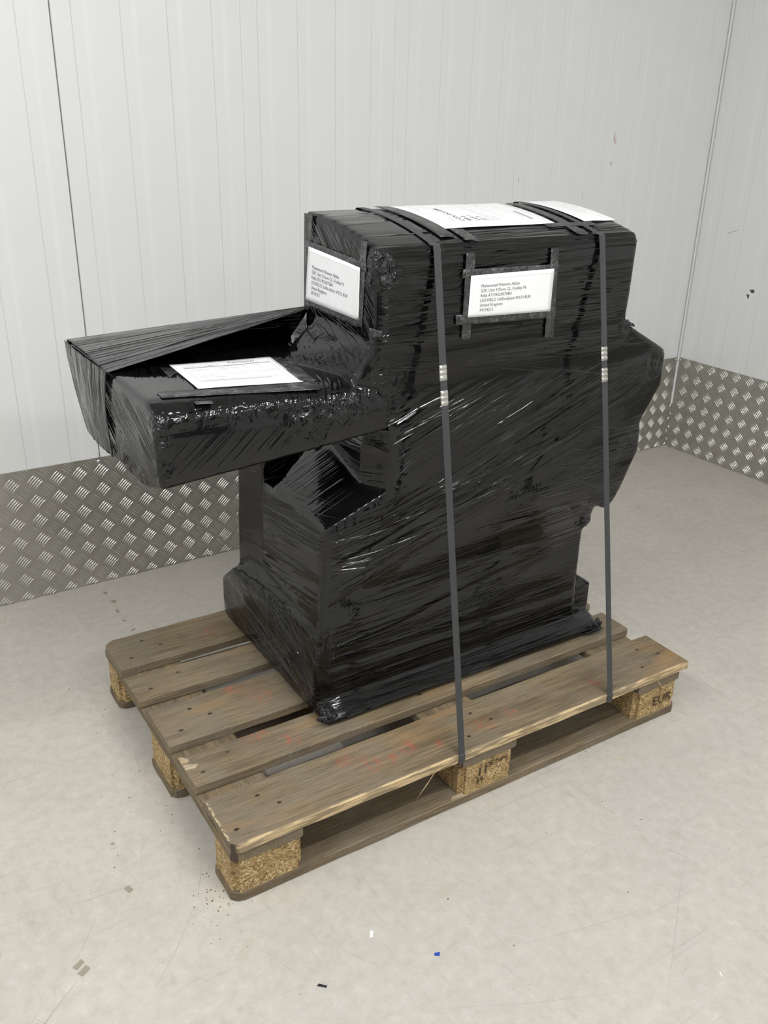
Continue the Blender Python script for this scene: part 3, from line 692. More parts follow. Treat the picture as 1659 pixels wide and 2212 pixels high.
def film_fields(P, N):
    x, y, z = P[:, 0], P[:, 1], P[:, 2]
    al = np.empty(len(P)); ac = np.empty(len(P)); ly = np.zeros(len(P)); amp = np.ones(len(P))
    top = np.abs(N[:, 2]) > .62; left = (~top) & (N[:, 0] < -.55); right = (~top) & (N[:, 0] > .6)
    h = np.where(right, x+y, np.where(left, x-y+.2, x)); v = np.where(top, z+y-.2, z)
    # wrap direction by region (degrees of rise to the right)
    tilt = np.full(len(P), 0.0)
    is_arm = (x < .43) & (z > .715) & (z < .955)
    is_box = (z > .955) & (x > .40)
    seam2 = .897 - .005*(x-.5)
    band = (~is_box) & (~is_arm) & (z > seam2 - .015*(x-.5))
    diag = (~is_box) & (~is_arm) & ~band & (z > .40 + .45*(x-.35)) & (z > .36)
    col = (~is_box) & (~is_arm) & ~band & ~diag
    ly[is_box] = 1; tilt[is_box] = 1.0
    ly[band] = 2; tilt[band] = -1.0
    ly[diag] = 3; tilt[diag] = 21.0
    ly[col] = 5; tilt[col] = 4.0
    lc = col & left; tilt[lc] = 12.0; ly[lc] = 6
    skl = col & (z < .37) & ((x < .335) | left); tilt[skl] = -36.0; ly[skl] = 7
    base = col & (z < .27) & ~skl; tilt[base] = 1.5; ly[base] = 8
    dl = diag & left; tilt[dl] = 8.0; ly[dl] = 9
    bl_ = is_box & left; tilt[bl_] = -40.0; ly[bl_] = 10
    t = np.radians(tilt)
    al = h*np.cos(t)+v*np.sin(t); ac = -h*np.sin(t)+v*np.cos(t)
    # arm: wrapped round its own axis
    pr = y+z
    a = is_arm & ~left; al[a] = (pr+.25*x)[a]; ac[a] = (x-.25*pr)[a]*.8; ly[a] = 11
    a = is_arm & left; al[a] = -(.89*y+.45*z)[a]; ac[a] = (.45*y-.89*z)[a]; ly[a] = 12
    a = is_arm & (z < .87) & ~top & ~left; al[a] = (x*.75+z*.66)[a]; ac[a] = (-.66*x+.75*z)[a]; ly[a] = 13; amp[a] = .28
    # the smooth, drawn-tight spots
    amp[is_box & top] = .42
    a = is_arm & top; amp[a] = .6
    amp[base & (z < .25) & (z > .17)] = .55
    amp[diag] = 0.8
    amp[(z > .56) & (z < .75) & (x > .33) & (x < .47) & (N[:, 2] > .25)] = .22
    amp[left & (y > .548) & (z > .36) & (z < .70)] = .12
    cr = np.zeros(len(P))
    for c, r, s in CRUMP:
        d = np.sqrt(((P-np.array(c))**2).sum(1)); cr = np.maximum(cr, s*np.clip(1.25*(1-d/r), 0, 1))
    return np.stack([al, ac, ly*1.37], 1), amp, cr
CO, AMP, CR = film_fields(P, N)
# the pattern fades out along every border between two wrap layers
ne = len(hull.edges); EV = np.empty(ne*2, dtype=np.int32); hull.edges.foreach_get('vertices', EV); EV = EV.reshape(-1, 2)
dif = np.abs(CO[EV[:, 0], 2]-CO[EV[:, 1], 2]) > .01
FADE = np.ones(nv); FADE[EV[dif].ravel()] = 0.0
for lim in (.12, .35, .6, .85):
    nb = np.ones(nv); np.minimum.at(nb, EV[:, 0], FADE[EV[:, 1]]); np.minimum.at(nb, EV[:, 1], FADE[EV[:, 0]])
    FADE = np.where(nb < lim, np.minimum(FADE, lim), FADE)
fr = np.isin(np.round(CO[:, 2]/1.37).astype(int), (2, 3, 5)); d2 = dif & fr[EV[:, 0]] & fr[EV[:, 1]]
F2 = np.ones(nv); F2[EV[d2].ravel()] = 0.0
for lim in (.04, .12, .24, .38, .54, .70, .85):
    nb = np.ones(nv); np.minimum.at(nb, EV[:, 0], F2[EV[:, 1]]); np.minimum.at(nb, EV[:, 1], F2[EV[:, 0]])
    F2 = np.where(nb < lim, np.minimum(F2, lim), F2)
for it in range(3):
    sm = np.zeros(nv); ct = np.zeros(nv)
    for a_, b_ in ((0, 1), (1, 0)): np.add.at(sm, EV[:, a_], F2[EV[:, b_]]); np.add.at(ct, EV[:, a_], 1)
    F2 = np.minimum(F2, sm/np.maximum(ct, 1))
AMP = AMP*np.minimum(FADE, F2)
# soft, larger undulation of the film
q = np.stack([CO[:, 0]*3.2, CO[:, 1]*26, CO[:, 2]*3], 1)
und = vnoise(q, 1.0)*0.0011*np.clip(AMP, 0, 1) + vnoise(P, 9.0)*0.0012
und *= np.where((P[:, 2] > .985) & (P[:, 0] > .40), .35, 1.0)
und += CR*vnoise(P, 60.0, 3.0)*0.005
P2 = P + N*und[:, None]
P2[:, 2] = np.maximum(P2[:, 2], Z0)
hull.vertices.foreach_set('co', P2.ravel()); hull.update()
def film_attrs(me, CO, AMP, CR):
    a = me.attributes.new('film_co', 'FLOAT_VECTOR', 'POINT'); a.data.foreach_set('vector', np.ascontiguousarray(CO, dtype=np.float32).ravel())
    a = me.attributes.new('film_amp', 'FLOAT', 'POINT'); a.data.foreach_set('value', AMP.astype(np.float32))
    a = me.attributes.new('film_crinkle', 'FLOAT', 'POINT'); a.data.foreach_set('value', CR.astype(np.float32))
# split the skin into its parts
nf = len(hull.polygons); lt = np.empty(nf, dtype=np.int32); hull.polygons.foreach_get('loop_total', lt)
ls = np.empty(nf, dtype=np.int32); hull.polygons.foreach_get('loop_start', ls)
lv = np.empty(len(hull.loops), dtype=np.int32); hull.loops.foreach_get('vertex_index', lv)
FC = np.empty(nf*3); hull.polygons.foreach_get('center', FC); FC = FC.reshape(-1, 3)
arm_f = (FC[:, 0] < .44) & (FC[:, 2] > .715) & (FC[:, 2] < .955)
box_f = (FC[:, 2] > .957) & ~arm_f
base_f = (FC[:, 2] < .268) & ~arm_f & ((FC[:, 1] < .249) | (FC[:, 0] < .316) | (FC[:, 0] > 1.068) | (FC[:, 2] < .262))
col_f = (FC[:, 2] < .56) & ~base_f & ~arm_f & (FC[:, 2] < .47+.2*(FC[:, 0] < .5))
body_f = ~(arm_f | box_f | base_f | col_f)
VN = np.empty(nv*3); hull.vertices.foreach_get('normal', VN); VN = VN.reshape(-1, 3)
for nm, mask in (('upper_box', box_f), ('middle_body', body_f), ('lower_column', col_f), ('plinth', base_f), ('side_arm', arm_f)):
    idx = np.nonzero(mask)[0]
    faces = [lv[ls[i]:ls[i]+lt[i]] for i in idx]
    used = np.unique(np.concatenate(faces)); mp = -np.ones(nv, dtype=np.int64); mp[used] = np.arange(len(used))
    me = mesh(nm, P2[used], [tuple(int(t) for t in mp[f]) for f in faces], True)
    film_attrs(me, CO[used], AMP[used], CR[used])
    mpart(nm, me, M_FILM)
    me.normals_split_custom_set_from_vertices([tuple(v) for v in VN[used]])

# creases drawn tight across the film: thin glossy ropes lying on its surface
from mathutils.bvhtree import BVHTree
TREE = BVHTree.FromPolygons([tuple(p) for p in P2], [tuple(int(t) for t in lv[ls[i]:ls[i]+lt[i]]) for i in range(nf)])
CREASES = "f 4347 9243 4950 9226 120;f 4248 9627 4649 9604 89;f 5220 9199 5781 9161 121;f 4275 9204 4834 9164 129;f 4811 9521 5423 9490 94;f 4097 9057 4762 9029 140;f 4822 8918 5567 8889 106;f 5268 8902 5622 8898 87;f 5237 9219 5690 9197 111;f 4508 9359 5106 9334 142;f 4729 8936 5590 8869 124;f 4185 9060 4966 8994 116;f 4867 9417 5472 9380 93;f 4307 9060 4617 9033 134;f 4480 9485 5180 9475 140;f 4110 9213 4768 9213 96;f 4953 8858 5827 8814 95;f 4289 9218 4655 9219 103;f 4671 9448 5435 9453 95;f 5198 8894 5749 8874 112;f 4787 9157 5419 9128 145;f 4741 9286 5144 9264 94;f 5340 9153 5620 9141 103;f 4699 9559 5329 9535 75;f 4842 9247 5316 9222 127;f 4863 9523 5520 9528 147;f 4523 8597 4869 8580 99;f 4583 8666 4922 8651 100;f 4920 8935 5452 8916 95;f 4533 8301 4824 8293 105;f 4937 8869 5294 8863 137;f 4710 8245 5068 8237 122;f 5177 8566 5447 8561 112;f 4503 8308 4793 8285 92;f 5058 8417 5429 8391 80;f 4566 8307 4925 8297 103;f 4716 8631 4997 8609 70;f 5182 8210 5598 8172 146;f 5054 8772 5639 8740 123;f 4794 8720 5103 8713 75;f 4027 9524 6870 9152 160;f 6633 9180 12040 8152 130;f 5389 9283 9904 8532 100;f 5065 9303 7676 9520 140;f 7315 9491 10581 9676 140;f 5948 8370 6399 8506 142;f 5783 7754 7220 8158 116;f 4392 7702 5065 7941 123;f 5479 8152 6558 8462 97;f 4731 7628 5945 8021 98;f 4896 7983 5464 8152 133;f 6890 8090 7321 8214 120;f 6539 8637 7237 8881 112;f 5553 8153 5950 8273 74;f 4322 8118 5673 8622 138;f 4555 7928 5249 8168 98;f 6042 8115 6649 8318 96;f 4608 7900 5388 8141 76;f 4533 8000 5733 8384 100;f 6352 8120 7176 8389 110;f 6027 8238 6947 8521 90;f 5639 7927 6481 8230 104;f 6293 7793 7724 8258 133;f 4738 7934 5955 8374 123;f 6387 7960 7646 8341 115;f 4689 7890 5203 8081 132;f 4169 8129 5415 8592 84;f 2887 4935 4370 5217 124;f 5445 5368 7078 5606 73;f 5690 5809 6292 5894 130;f 5905 6266 7170 6504 136;f 3683 5687 4899 5920 130;f 4320 5656 5213 5811 103;f 3323 5362 4282 5471 130;f 3389 5208 4704 5381 111;f 4739 5502 5383 5580 78;f 5407 5378 6497 5544 128;f 3535 5576 4701 5803 95;f 3853 5291 4675 5384 126;f 4443 5245 5239 5361 87;f 3306 5344 3926 5451 99;f 3690 5156 5432 5486 108;f 4639 5674 6247 5885 115;f 4561 5407 5558 5530 129;f 6249 5952 7044 6101 127;f 5306 5325 6106 5421 85;f 3565 5693 5131 5924 142;f 3850 5110 4829 5278 128;f 3413 5725 4200 5832 99;f 4936 5484 5823 5666 105;f 4197 5800 5941 6077 101;f 4579 5932 5915 6186 79;f 5528 5389 7345 5737 100;f 5322 5503 6737 5752 122;f 5200 5974 7050 6240 124;f 4759 5980 5671 6135 127;f 5034 5614 6375 5870 120;f 3809 5084 4388 5164 145;f 3382 5518 4582 5689 114;f 5250 5758 5930 5881 75;f 5086 5477 6596 5708 99;f 6517 6459 7021 6565 110;f 6291 6031 7198 6257 102;f 6788 6157 8481 6579 79;f 6021 6563 7523 6989 128;f 5799 6443 7262 6815 135;f 7722 6556 8768 6840 85;f 7160 6437 7966 6652 133;f 5239 5778 7019 6131 101;f 6703 6337 8607 6771 125;f 6257 5946 7563 6253 128;f 5480 5839 6596 6085 112;f 7079 6776 7577 6897 110;f 6983 6534 8869 6980 141;f 6164 5982 6671 6095 99;f 5798 6554 7536 6981 96;f 7769 6465 9525 6939 118;f 8310 6614 9329 6835 135;f 8036 6394 9684 6790 109;f 5952 6601 6639 6799 83;f 6949 6274 8021 6525 122;f 6381 6357 7404 6580 84;f 8213 6569 9252 6828 112;f 7369 6810 8109 7025 133;f 6064 6254 6777 6446 84;f 6865 6730 7450 6900 83;f 6876 6828 7942 7139 103;f 7531 7029 8569 7297 72;f 8296 7059 9471 7391 83;f 7568 6752 8089 6897 128;f 5953 5939 7726 6362 94;f 6052 6463 7393 6754 98;f 5655 5986 6939 6235 70;f 5842 6533 6306 6662 74;f 7048 6088 8944 6583 108;f 10245 7179 11341 7445 75;f 9264 6914 10830 7411 102;f 7090 7080 9313 7771 106;f 7147 6767 9777 7473 88;f 10411 7739 11914 8185 99;f 8290 7382 10687 8158 90;f 9695 7606 10993 7985 96;f 6775 6991 9017 7602 65;f 7330 6679 10067 7429 104;f 8620 6899 10290 7339 79;f 7481 7243 8596 7528 88;f 7455 7518 8820 7913 62;f 7882 7062 8806 7324 71;f 10339 7859 12288 8418 99;f 9325 7129 10695 7514 69;f 7647 6824 8568 7121 108;f 4178 3354 5686 3316 73;f 7852 3625 10450 3450 112;f 5385 3944 6224 3906 110;f 6552 3250 8437 3179 88;f 7365 4972 9138 4957 64;f 6145 3505 8251 3394 96;f 4356 4644 5606 4542 86;f 3105 4947 5381 4965 104;f 8064 2634 11202 2357 92;f 4997 3170 7722 2870 89;f 7231 4240 10155 3990 78;f 8551 4576 11030 4587 78;f 5831 3728 8088 3703 77;f 5242 4547 7448 4420 77;f 3974 4774 4675 4759 69;f 7148 3524 10257 3207 113;f 5159 4950 6699 4940 92;f 6402 4428 7679 4340 88;f 8944 3012 10292 2946 108;f 3052 5194 4566 5160 70;f 3324 5037 4740 4967 119;f 8320 2630 9482 2589 61;f 5460 4495 7204 4507 66;f 4840 4819 6285 4737 76;f 3101 4552 4918 4462 115;f 7649 4500 10119 4498 107;f 6265 3289 7539 3200 70;f 2740 4141 5008 3940 88;f 6961 2964 9094 2747 85;f 5829 4846 7907 4853 120;f 6271 4285 7906 4242 108;f 5886 2994 7208 2941 91;f 4969 3397 7628 3140 97;f 3195 4227 4662 4153 77;f 7207 2903 9478 2821 82;f 5913 3192 8032 2954 72;f 8321 4625 11073 4570 79;f 4738 3214 6012 3069 84;f 4143 5053 6654 5059 65;f 4274 4915 5862 4939 105;f 8813 3523 9557 3460 77;f 8985 4862 10895 4855 76;f 5709 5119 8379 5133 69;f 8369 4699 10778 4527 99;f 4092 5306 4986 5270 71;f 7660 2901 10729 2808 92;f 4868 2986 7379 2774 74;f 3930 2945 5126 2872 106;f 3070 3045 5397 2709 109;f 4483 2810 5998 2589 95;f 4660 3051 6665 2893 99;f 6577 2593 8162 2427 87;f 7874 2816 10697 2531 102;f 4376 2259 5292 2121 73;f 4286 3066 5634 2874 104;f 3451 3151 5437 2888 110;f 7733 2474 8645 2359 87;f 5841 2900 7120 2766 85;f 5167 2774 6943 2622 109;f 9396 2095 10862 1895 109;f 4412 2988 6371 2799 77;f 7062 2769 8724 2538 84;f 5778 1600 8876 1236 96;f 5952 1779 9947 1552 117;f 2457 1849 6107 1646 92;f 3927 1890 6456 1625 122;f 7038 1563 10180 1412 94;f 4702 1775 7766 1454 79;f 4302 1889 6102 1753 75;f 4468 1813 7278 1765 125;f 5413 1664 9344 1267 125;f 4812 1619 8638 1500 93;f 5863 1510 7942 1407 119;f 6474 1701 9041 1653 70;f 8052 1534 10977 1401 101;f 5263 1698 7979 1471 76;f 9107 1198 12346 1088 115;f 9124 1429 12467 1355 95;f 8489 1246 11596 1069 105;f 8856 1480 10940 1362 108;f 2702 1836 5394 1646 75;f 3908 1917 6714 1632 87;f 11584 8350 12052 8321 94;f 11179 8928 11952 8890 98;f 11052 8241 11929 8162 86;f 9985 9048 10402 9035 140;f 10326 8604 10706 8571 143;f 10556 9089 10870 9083 110;f 10636 8485 10975 8456 102;f 10457 9128 10933 9117 126;f 10302 9216 10903 9204 115;f 10162 8705 10932 8679 119;f 10101 8694 10776 8662 118;f 10716 8753 11589 8736 139;f 10465 8700 11418 8665 125;f 10253 8615 10799 8564 150;f 10583 9091 11124 9059 129;f 10554 9114 11474 9073 108;f 8523 6559 11494 6329 97;f 8523 6559 10919 6410 119;f 8523 6559 9944 6608 116;f 8523 6559 10374 6408 124;f 8523 6559 10889 6111 129;f 8523 6559 11309 6075 87;f 8523 6559 11037 6810 114;f 8523 6559 10695 6526 104;f 8523 6559 11111 6607 104;f 8523 6559 9988 6520 103;f 8523 6559 11176 6547 80;f 8523 6559 10153 6511 94;f 8570 6533 10785 5550 180;f 8532 6554 11711 6381 160;f 8514 6564 12329 7743 140;f 9951 7385 10835 7243 86;f 9782 7338 10711 7183 144;f 10857 6898 11392 6793 92;f 9312 6604 10608 6358 108;f 9796 7244 10410 7101 116;f 9604 7343 10937 7108 133;f 10328 6555 11459 6346 130;f 9320 7088 10046 6912 131;f 9146 6878 10029 6706 100;f 10614 6716 11746 6479 104;f 7971 11150 10256 11062 69;f 4121 11213 5140 11163 88;f 6112 9998 8591 9751 69;f 3439 10671 5913 10480 60;f 4458 9955 6139 9792 87;f 4273 10662 6165 10531 58;f 4677 10508 5594 10425 50;f 4087 10252 5649 10160 100;f 7475 11101 8204 11063 64;f 7390 11246 9399 11251 66;f 9256 11446 11133 11357 90;f 6296 10412 7511 10357 73;f 8175 10969 10019 10932 55;f 5157 10606 7144 10489 65;f 4023 11416 4998 11398 78;f 4832 10309 6946 10154 87;f 6894 10811 7747 10785 90;f 6142 11408 8179 11281 81;f 6250 11333 7310 11258 68;f 9335 11398 11477 11340 62;f 8931 10840 11014 10825 50;f 8154 10049 9052 9963 84;f 5397 10739 6721 10693 57;f 7482 11406 8310 11354 98;f 4540 11381 6268 11292 88;f 6161 10474 8455 10418 76;f 8817 11562 11427 11583 96;f 5981 10363 7576 10258 73;f 6543 11492 9003 11462 63;f 5939 11112 8120 11052 87;f 9338 10738 11086 10697 53;f 5117 10569 6286 10492 59;f 4339 11200 5462 11157 94;f 7165 10962 7973 10933 87;f 8038 10957 9498 10874 61;f 4624 11206 6617 11114 86;f 4271 10282 5682 10190 75;f 5713 11202 7850 11143 86;f 8390 11313 11350 11140 86;f 8669 11413 11959 11258 56;f 6628 9756 8828 9674 95;f 5707 10194 7723 10155 71;f 5489 10060 6554 9973 51;f 8681 10103 11383 10015 64;f 4305 9810 5246 9778 97;f 5000 9798 6110 9752 61;f 6582 9971 8150 9909 65;f 8140 9779 10486 9614 54;f 4618 10164 6727 10131 95;f 8971 9931 10593 9904 53;f 8418 10124 11012 10059 60;f 9294 10092 10318 10038 95;f 5687 10113 7319 10019 63;f 4047 9966 5938 9946 67;f 4565 7570 4156 7808 79;f 4512 7636 4107 7958 77;f 4479 7656 3893 8102 106;f 4557 7596 4281 7806 111;f 4456 7672 4057 7975 111;f 4494 7632 4092 7914 61;f 4466 7673 4029 8020 87;f 4552 7599 3990 8023 119;f 4544 7578 3850 7961 108;f 4435 7658 4165 7829 110;f 4358 7812 3798 8350 63;f 4378 7714 4104 7906 87;f 4343 7808 3800 8299 101;f 4594 7587 4164 8007 113;f 4332 7690 4050 7842 77;f 4552 7613 4332 7802 103;f 4294 7699 3786 7957 73;f 4442 7713 3910 8183 106;f 4682 7503 4880 7706 102;f 4690 7270 4932 7582 78;f 4688 7308 5028 7704 110;f 4694 7142 5341 7457 122;f 4682 7519 5035 7741 124;f 4688 7309 5084 7615 112;f 4693 7163 5092 7425 117;f 4696 7066 4973 7242 114;f 4697 7047 5069 7390 96;f 4685 7409 4985 7579 106;f 4691 7232 5364 7705 97;f 4690 7251 5126 7681 100;f 3445 3480 3383 2677 99;f 3578 3461 3545 2613 87;f 3426 3491 3360 2749 100;f 3314 3562 3225 2873 138;f 3184 3597 3069 3114 176;f 3411 3482 3342 2978 146;f 3592 3414 3562 3058 124;f 3428 3537 3362 2706 112;f 3329 3501 3243 2855 130;f 3616 3424 3590 2868 86;f 3460 3490 3402 2828 115;f 3187 3612 3073 3135 89;f 3612 3418 3585 2925 151;f 3501 3512 3451 2697 103;f 3686 3445 3676 2870 105;f 3617 3389 3592 2741 95;l 5905 3785 2483 4617 110;l 5498 3593 2208 4219 76;l 5688 5167 2690 5693 66;l 5249 4465 2570 4806 101;l 4714 5097 2846 5425 86;l 5631 3410 2432 3993 102;l 5637 4449 2731 4857 82;l 5853 4083 2589 4776 60;l 5186 4252 2750 4776 88;l 5373 3184 2295 3834 113;l 6057 3870 2685 4379 106;l 4802 5136 3333 5325 105;l 4907 3685 3127 4080 114;l 4935 4561 2923 4887 99;l 5532 4847 2590 5139 106;l 5652 5151 2757 5484 99;l 5220 4146 3281 4497 95;l 5821 4052 2506 4565 67;l 5258 3400 2855 3869 111;l 5632 4078 3173 4494 79;l 4709 5130 3128 5358 116;l 4763 4312 2913 4590 91;l 5764 3838 2923 4298 65;l 4845 5193 2759 5477 64;l 5010 3685 3236 4021 109;l 4767 3744 3535 4010 118;l 4897 5274 3650 5409 93;l 5288 3870 2440 4474 110;l 5019 4068 2992 4492 120;l 4447 5122 2921 5404 108;l 4865 5349 3503 5494 119;l 4831 3687 3352 3935 107;l 5516 4887 2717 5455 94;l 5311 3777 3119 4288 65;l 4860 3762 3455 4047 74;l 4441 4876 3361 4998 112;l 4773 2094 3539 1971 72;l 5836 3594 2483 3308 121;l 5409 2263 2169 1757 109;l 4944 2777 3547 2726 77;l 5556 3660 3287 2962 112;l 5208 3530 2116 2650 79;l 6750 2481 3668 1736 89;l 5273 3425 3040 3173 112;l 7649 1860 3164 1837 77;l 4791 2307 2806 1774 109;l 6920 2091 2953 1963 101;l 5981 1878 4627 1771 78;l 7232 3502 3514 2671 104;l 4671 2219 2791 1840 78;l 6860 2700 3418 2439 82;l 4899 2667 3528 2405 78;l 5735 3510 2372 2756 87;l 4555 2687 2487 2109 113;l 5264 3382 2779 2925 92;l 5642 2209 2659 1564 70;l 4419 2503 3532 2261 72;l 4652 3083 2328 2555 88;l 5613 2841 3409 2210 115;l 6370 2526 3303 1997 122;l 6183 1918 4380 1637 93;l 6590 3530 3764 2793 121;l 6272 3553 3765 3180 110;l 5711 2356 3889 2055 115;l 5875 2529 4579 2441 93;l 6273 2649 2599 2214 115;l 5969 3851 4026 3254 67;l 6222 2347 3899 2211 107;l 6176 2763 3265 1978 104;l 5451 3236 2836 2688 101;l 6099 2275 2868 2069 128;l 5825 3288 4678 2947 117;l 4637 3481 3674 3269 119;l 5454 2010 4150 1699 88;l 5803 2194 4379 2146 68;l 4787 3183 2594 2899 99;l 4665 5539 2994 5739 103;l 4584 6307 3287 6360 105;l 3901 6056 2983 6150 104;l 4365 6098 3172 6235 104;l 4927 5947 3198 6077 85;l 5009 6248 2677 6352 88;l 4509 5613 3396 5759 91;l 4800 5750 2209 6095 68;l 4972 5528 2845 5689 64;l 4584 5917 2344 6223 107;l 4791 6081 3447 6140 75;l 4608 6007 2433 6089 103;l 4428 6213 2685 6318 84;l 4951 6042 2474 6318 78;l 5149 5533 3082 5744 77;l 4639 6177 3406 6235 106;l 4600 8108 3128 7825 66;l 4599 8640 3067 8286 71;l 4071 8764 3205 8510 81;l 4450 8397 2368 7955 65;l 4605 9294 2740 8801 74;l 4284 8174 3370 8002 93;l 4715 8654 3045 8303 103;l 4362 8867 2734 8432 63;l 4288 8745 3131 8454 93;l 4467 8092 3315 7851 64;l 4360 9011 3099 8635 82;l 3980 7799 2903 7538 76;l 4036 8775 2953 8515 72;l 4160 8330 2764 8008 91;l 3942 9042 2670 8660 77;l 3795 8009 2938 7827 82;l 4394 8706 2790 8368 73;l 4375 8459 2514 8051 82;l 4505 8918 3066 8610 105;l 3923 8162 2774 7935 70;l 4494 8398 2959 8106 81;l 4402 8107 2806 7764 74;l 3356 11885 2657 11652 80;l 3570 12119 3048 11867 68;l 3478 11959 2912 11733 73;l 3468 11949 3072 11776 84;l 3362 11714 2969 11520 88;l 3536 12240 2727 11839 91;l 3162 11732 2445 11427 86;l 2795 11701 2329 11523 82;l 3243 12078 2478 11701 87;l 3346 11884 2492 11577 65;l 2746 11804 2289 11630 84;l 3458 11895 2540 11582 77;l 3315 11848 2726 11591 72;l 3427 12225 2573 11898 65;l 3766 11843 3076 11577 83;l 2877 11963 2558 11811 94;l 4315 9886 2947 9632 79;l 3761 10017 2523 9681 70;l 3258 9608 2506 9478 107;l 3237 10053 1912 9696 73;l 3338 9958 2363 9698 84;l 4370 9880 3507 9672 62;l 4633 10150 3374 9784 105;l 3644 10061 2182 9755 103;l 3117 9713 1924 9417 106;l 3712 10064 3120 9947 74;l 3486 9930 2819 9807 78;l 3565 9821 2978 9656 73;l 4658 9797 3404 9513 101;l 4812 9798 3517 9561 80;l 3305 9907 2502 9755 96;l 3952 10063 2810 9832 79"
M_ROPE = simple('film_rope', (0.005, 0.005, 0.0052), 0.15, 0.0, 0.6)
rp = MB()
for k_, row in enumerate(CREASES.split(';')):
    kd, a, b, c, d, w = row.split(); a, b, c, d = (int(t)*1e-4 for t in (a, b, c, d)); w = int(w)*1e-5*random.uniform(.9, 1.5)
    L_ = math.hypot(c-a, d-b); ns = max(4, int(L_/.005)); pts = []
    px_, pz_ = -(d-b)/L_, (c-a)/L_
    for i in range(ns+1):
        t = i/ns; wob = .0016*mnoise.noise(Vector((t*L_*28, k_*3.3, .5)))
        u_, v_ = a+(c-a)*t+px_*wob, b+(d-b)*t+pz_*wob
        o_, dr = (Vector((u_, -.6, v_)), Vector((0, 1, 0))) if kd == 'f' else (Vector((-.6, u_, v_)), Vector((1, 0, 0)))
        hit = TREE.ray_cast(o_, dr)
        if hit[0] is None or (pts and abs((hit[0]-pts[-1][0]).dot(dr)) > .02): 
            if len(pts) > 3: break
            pts = []; continue
        pts.append((hit[0], hit[1] if hit[1].dot(dr) < 0 else -hit[1]))
    if len(pts) < 4: continue
    V = []; n_ = len(pts); k_h = random.uniform(.42, .66); k_sg = random.choice((-1, 1))
    for i, (p_, nn) in enumerate(pts):
        tg = (pts[min(i+1, n_-1)][0]-pts[max(i-1, 0)][0]).normalized(); sd = tg.cross(nn).normalized()
        tp = max(.08, min(1, 2.6*min(i, n_-1-i)/n_))*(1+.5*mnoise.noise(Vector((i*.35, k_*1.7, 2.))))
        for q, hh in ((-1, -.25), (.06*k_sg, k_h), (1, -.25)): V.append(p_+sd*(w*tp*q)+nn*(w*tp*hh))
    rp.add(V, [(3*i+j, 3*i+j+1, 3*i+j+4, 3*i+j+3) for i in range(n_-1) for j in range(2)])
ro = mpart('film_creases', mesh('film_creases', rp.V, rp.F, False), M_ROPE); ro['kind'] = 'stuff'

def sheet(name, fn, nu, nv_, mat, thick=0.0004, parent=None, film=None, smooth=True, amp=1.0, crinkle=0.0, lay=20):
    """open grid sheet with thickness; fn(u, v) -> point"""
    G = np.array([[fn(i/nu, j/nv_) for i in range(nu+1)] for j in range(nv_+1)], dtype=float)
    du = np.gradient(G, axis=1); dv = np.gradient(G, axis=0); nn = np.cross(du, dv); nn /= np.linalg.norm(nn, axis=2, keepdims=True)+1e-12
    V = np.concatenate([(G+nn*thick/2).reshape(-1, 3), (G-nn*thick/2).reshape(-1, 3)]); F = []
    w = nu+1; k = w*(nv_+1)
    for j in range(nv_):
        for i in range(nu):
            a = j*w+i; F.append((a, a+1, a+w+1, a+w)); F.append((k+a, k+a+w, k+a+w+1, k+a+1))
    rim = [i for i in range(w)] + [j*w+nu for j in range(1, nv_+1)] + [nv_*w+i for i in range(nu-1, -1, -1)] + [j*w for j in range(nv_-1, 0, -1)]
    for a, b in zip(rim, rim[1:]+rim[:1]): F.append((a, k+a, k+b, b))
    me = mesh(name, V, F, smooth)
    if film is not None:
        c = np.array([[film(i/nu, j/nv_) for i in range(nu+1)] for j in range(nv_+1)], dtype=float).reshape(-1, 2)
        CO = np.concatenate([np.column_stack([c, np.full(len(c), lay*1.37)])]*2)
        film_attrs(me, CO, np.full(len(V), amp), np.full(len(V), crinkle))
    return mpart(name, me, mat, parent)
def lerp(a, b, t): return tuple(a[k]+(b[k]-a[k])*t for k in range(len(a)))
# the loose film drawn from the arm up to the box
def tent(u, v):
    # u along the arm, v: 0 front hem .. 0.55 ridge .. 1 down the back
    F = np.array(lerp((-.016, .44, .9235), (.428, .472, 1.0), u)); R = np.array(lerp((-.012, .745, .922), (.428, .482, 1.001), u)); K = np.array(lerp((-.010, .748, .90), (.43, .60, .90), u))
    if v < .62: 
        t = v/.62; p = F+(R-F)*t; p[2] += 0.004*math.sin(math.pi*t)*(1-u)
    else: 
        t = (v-.62)/.38; p = R+(K-R)*t
    p[2] += 0.0015*mnoise.noise(Vector((v*22+u*3, u*1.5, 3.3)))
    return p
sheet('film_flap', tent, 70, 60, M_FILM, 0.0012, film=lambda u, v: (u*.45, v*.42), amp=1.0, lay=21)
# the same film carried down over the arm's end
EB = [(.437, .926), (.50, .926), (.62, .924), (.745, .920), (.720, .834), (.636, .738), (.58, .737), (.52, .739), (.445, .741)]
def endband(u, v):
    # v across, from hem edge to the back; u downwards
    y0, y1 = .442+.012*u+.025*math.sin(u*3.1), .745-.11*u**1.6
    y = y0+(y1-y0)*v; zt = .925-.004*v; zb = .754
    z = zt+(zb-zt)*u
    return (-.0165-.004*math.sin(math.pi*v)+.002*mnoise.noise(Vector((v*14, u*4, 1.))), y, z)
sheet('film_band', endband, 40, 40, M_FILM, 0.0012, film=lambda u, v: (u*.19+v*.05, v*.30), amp=1.3, lay=22)
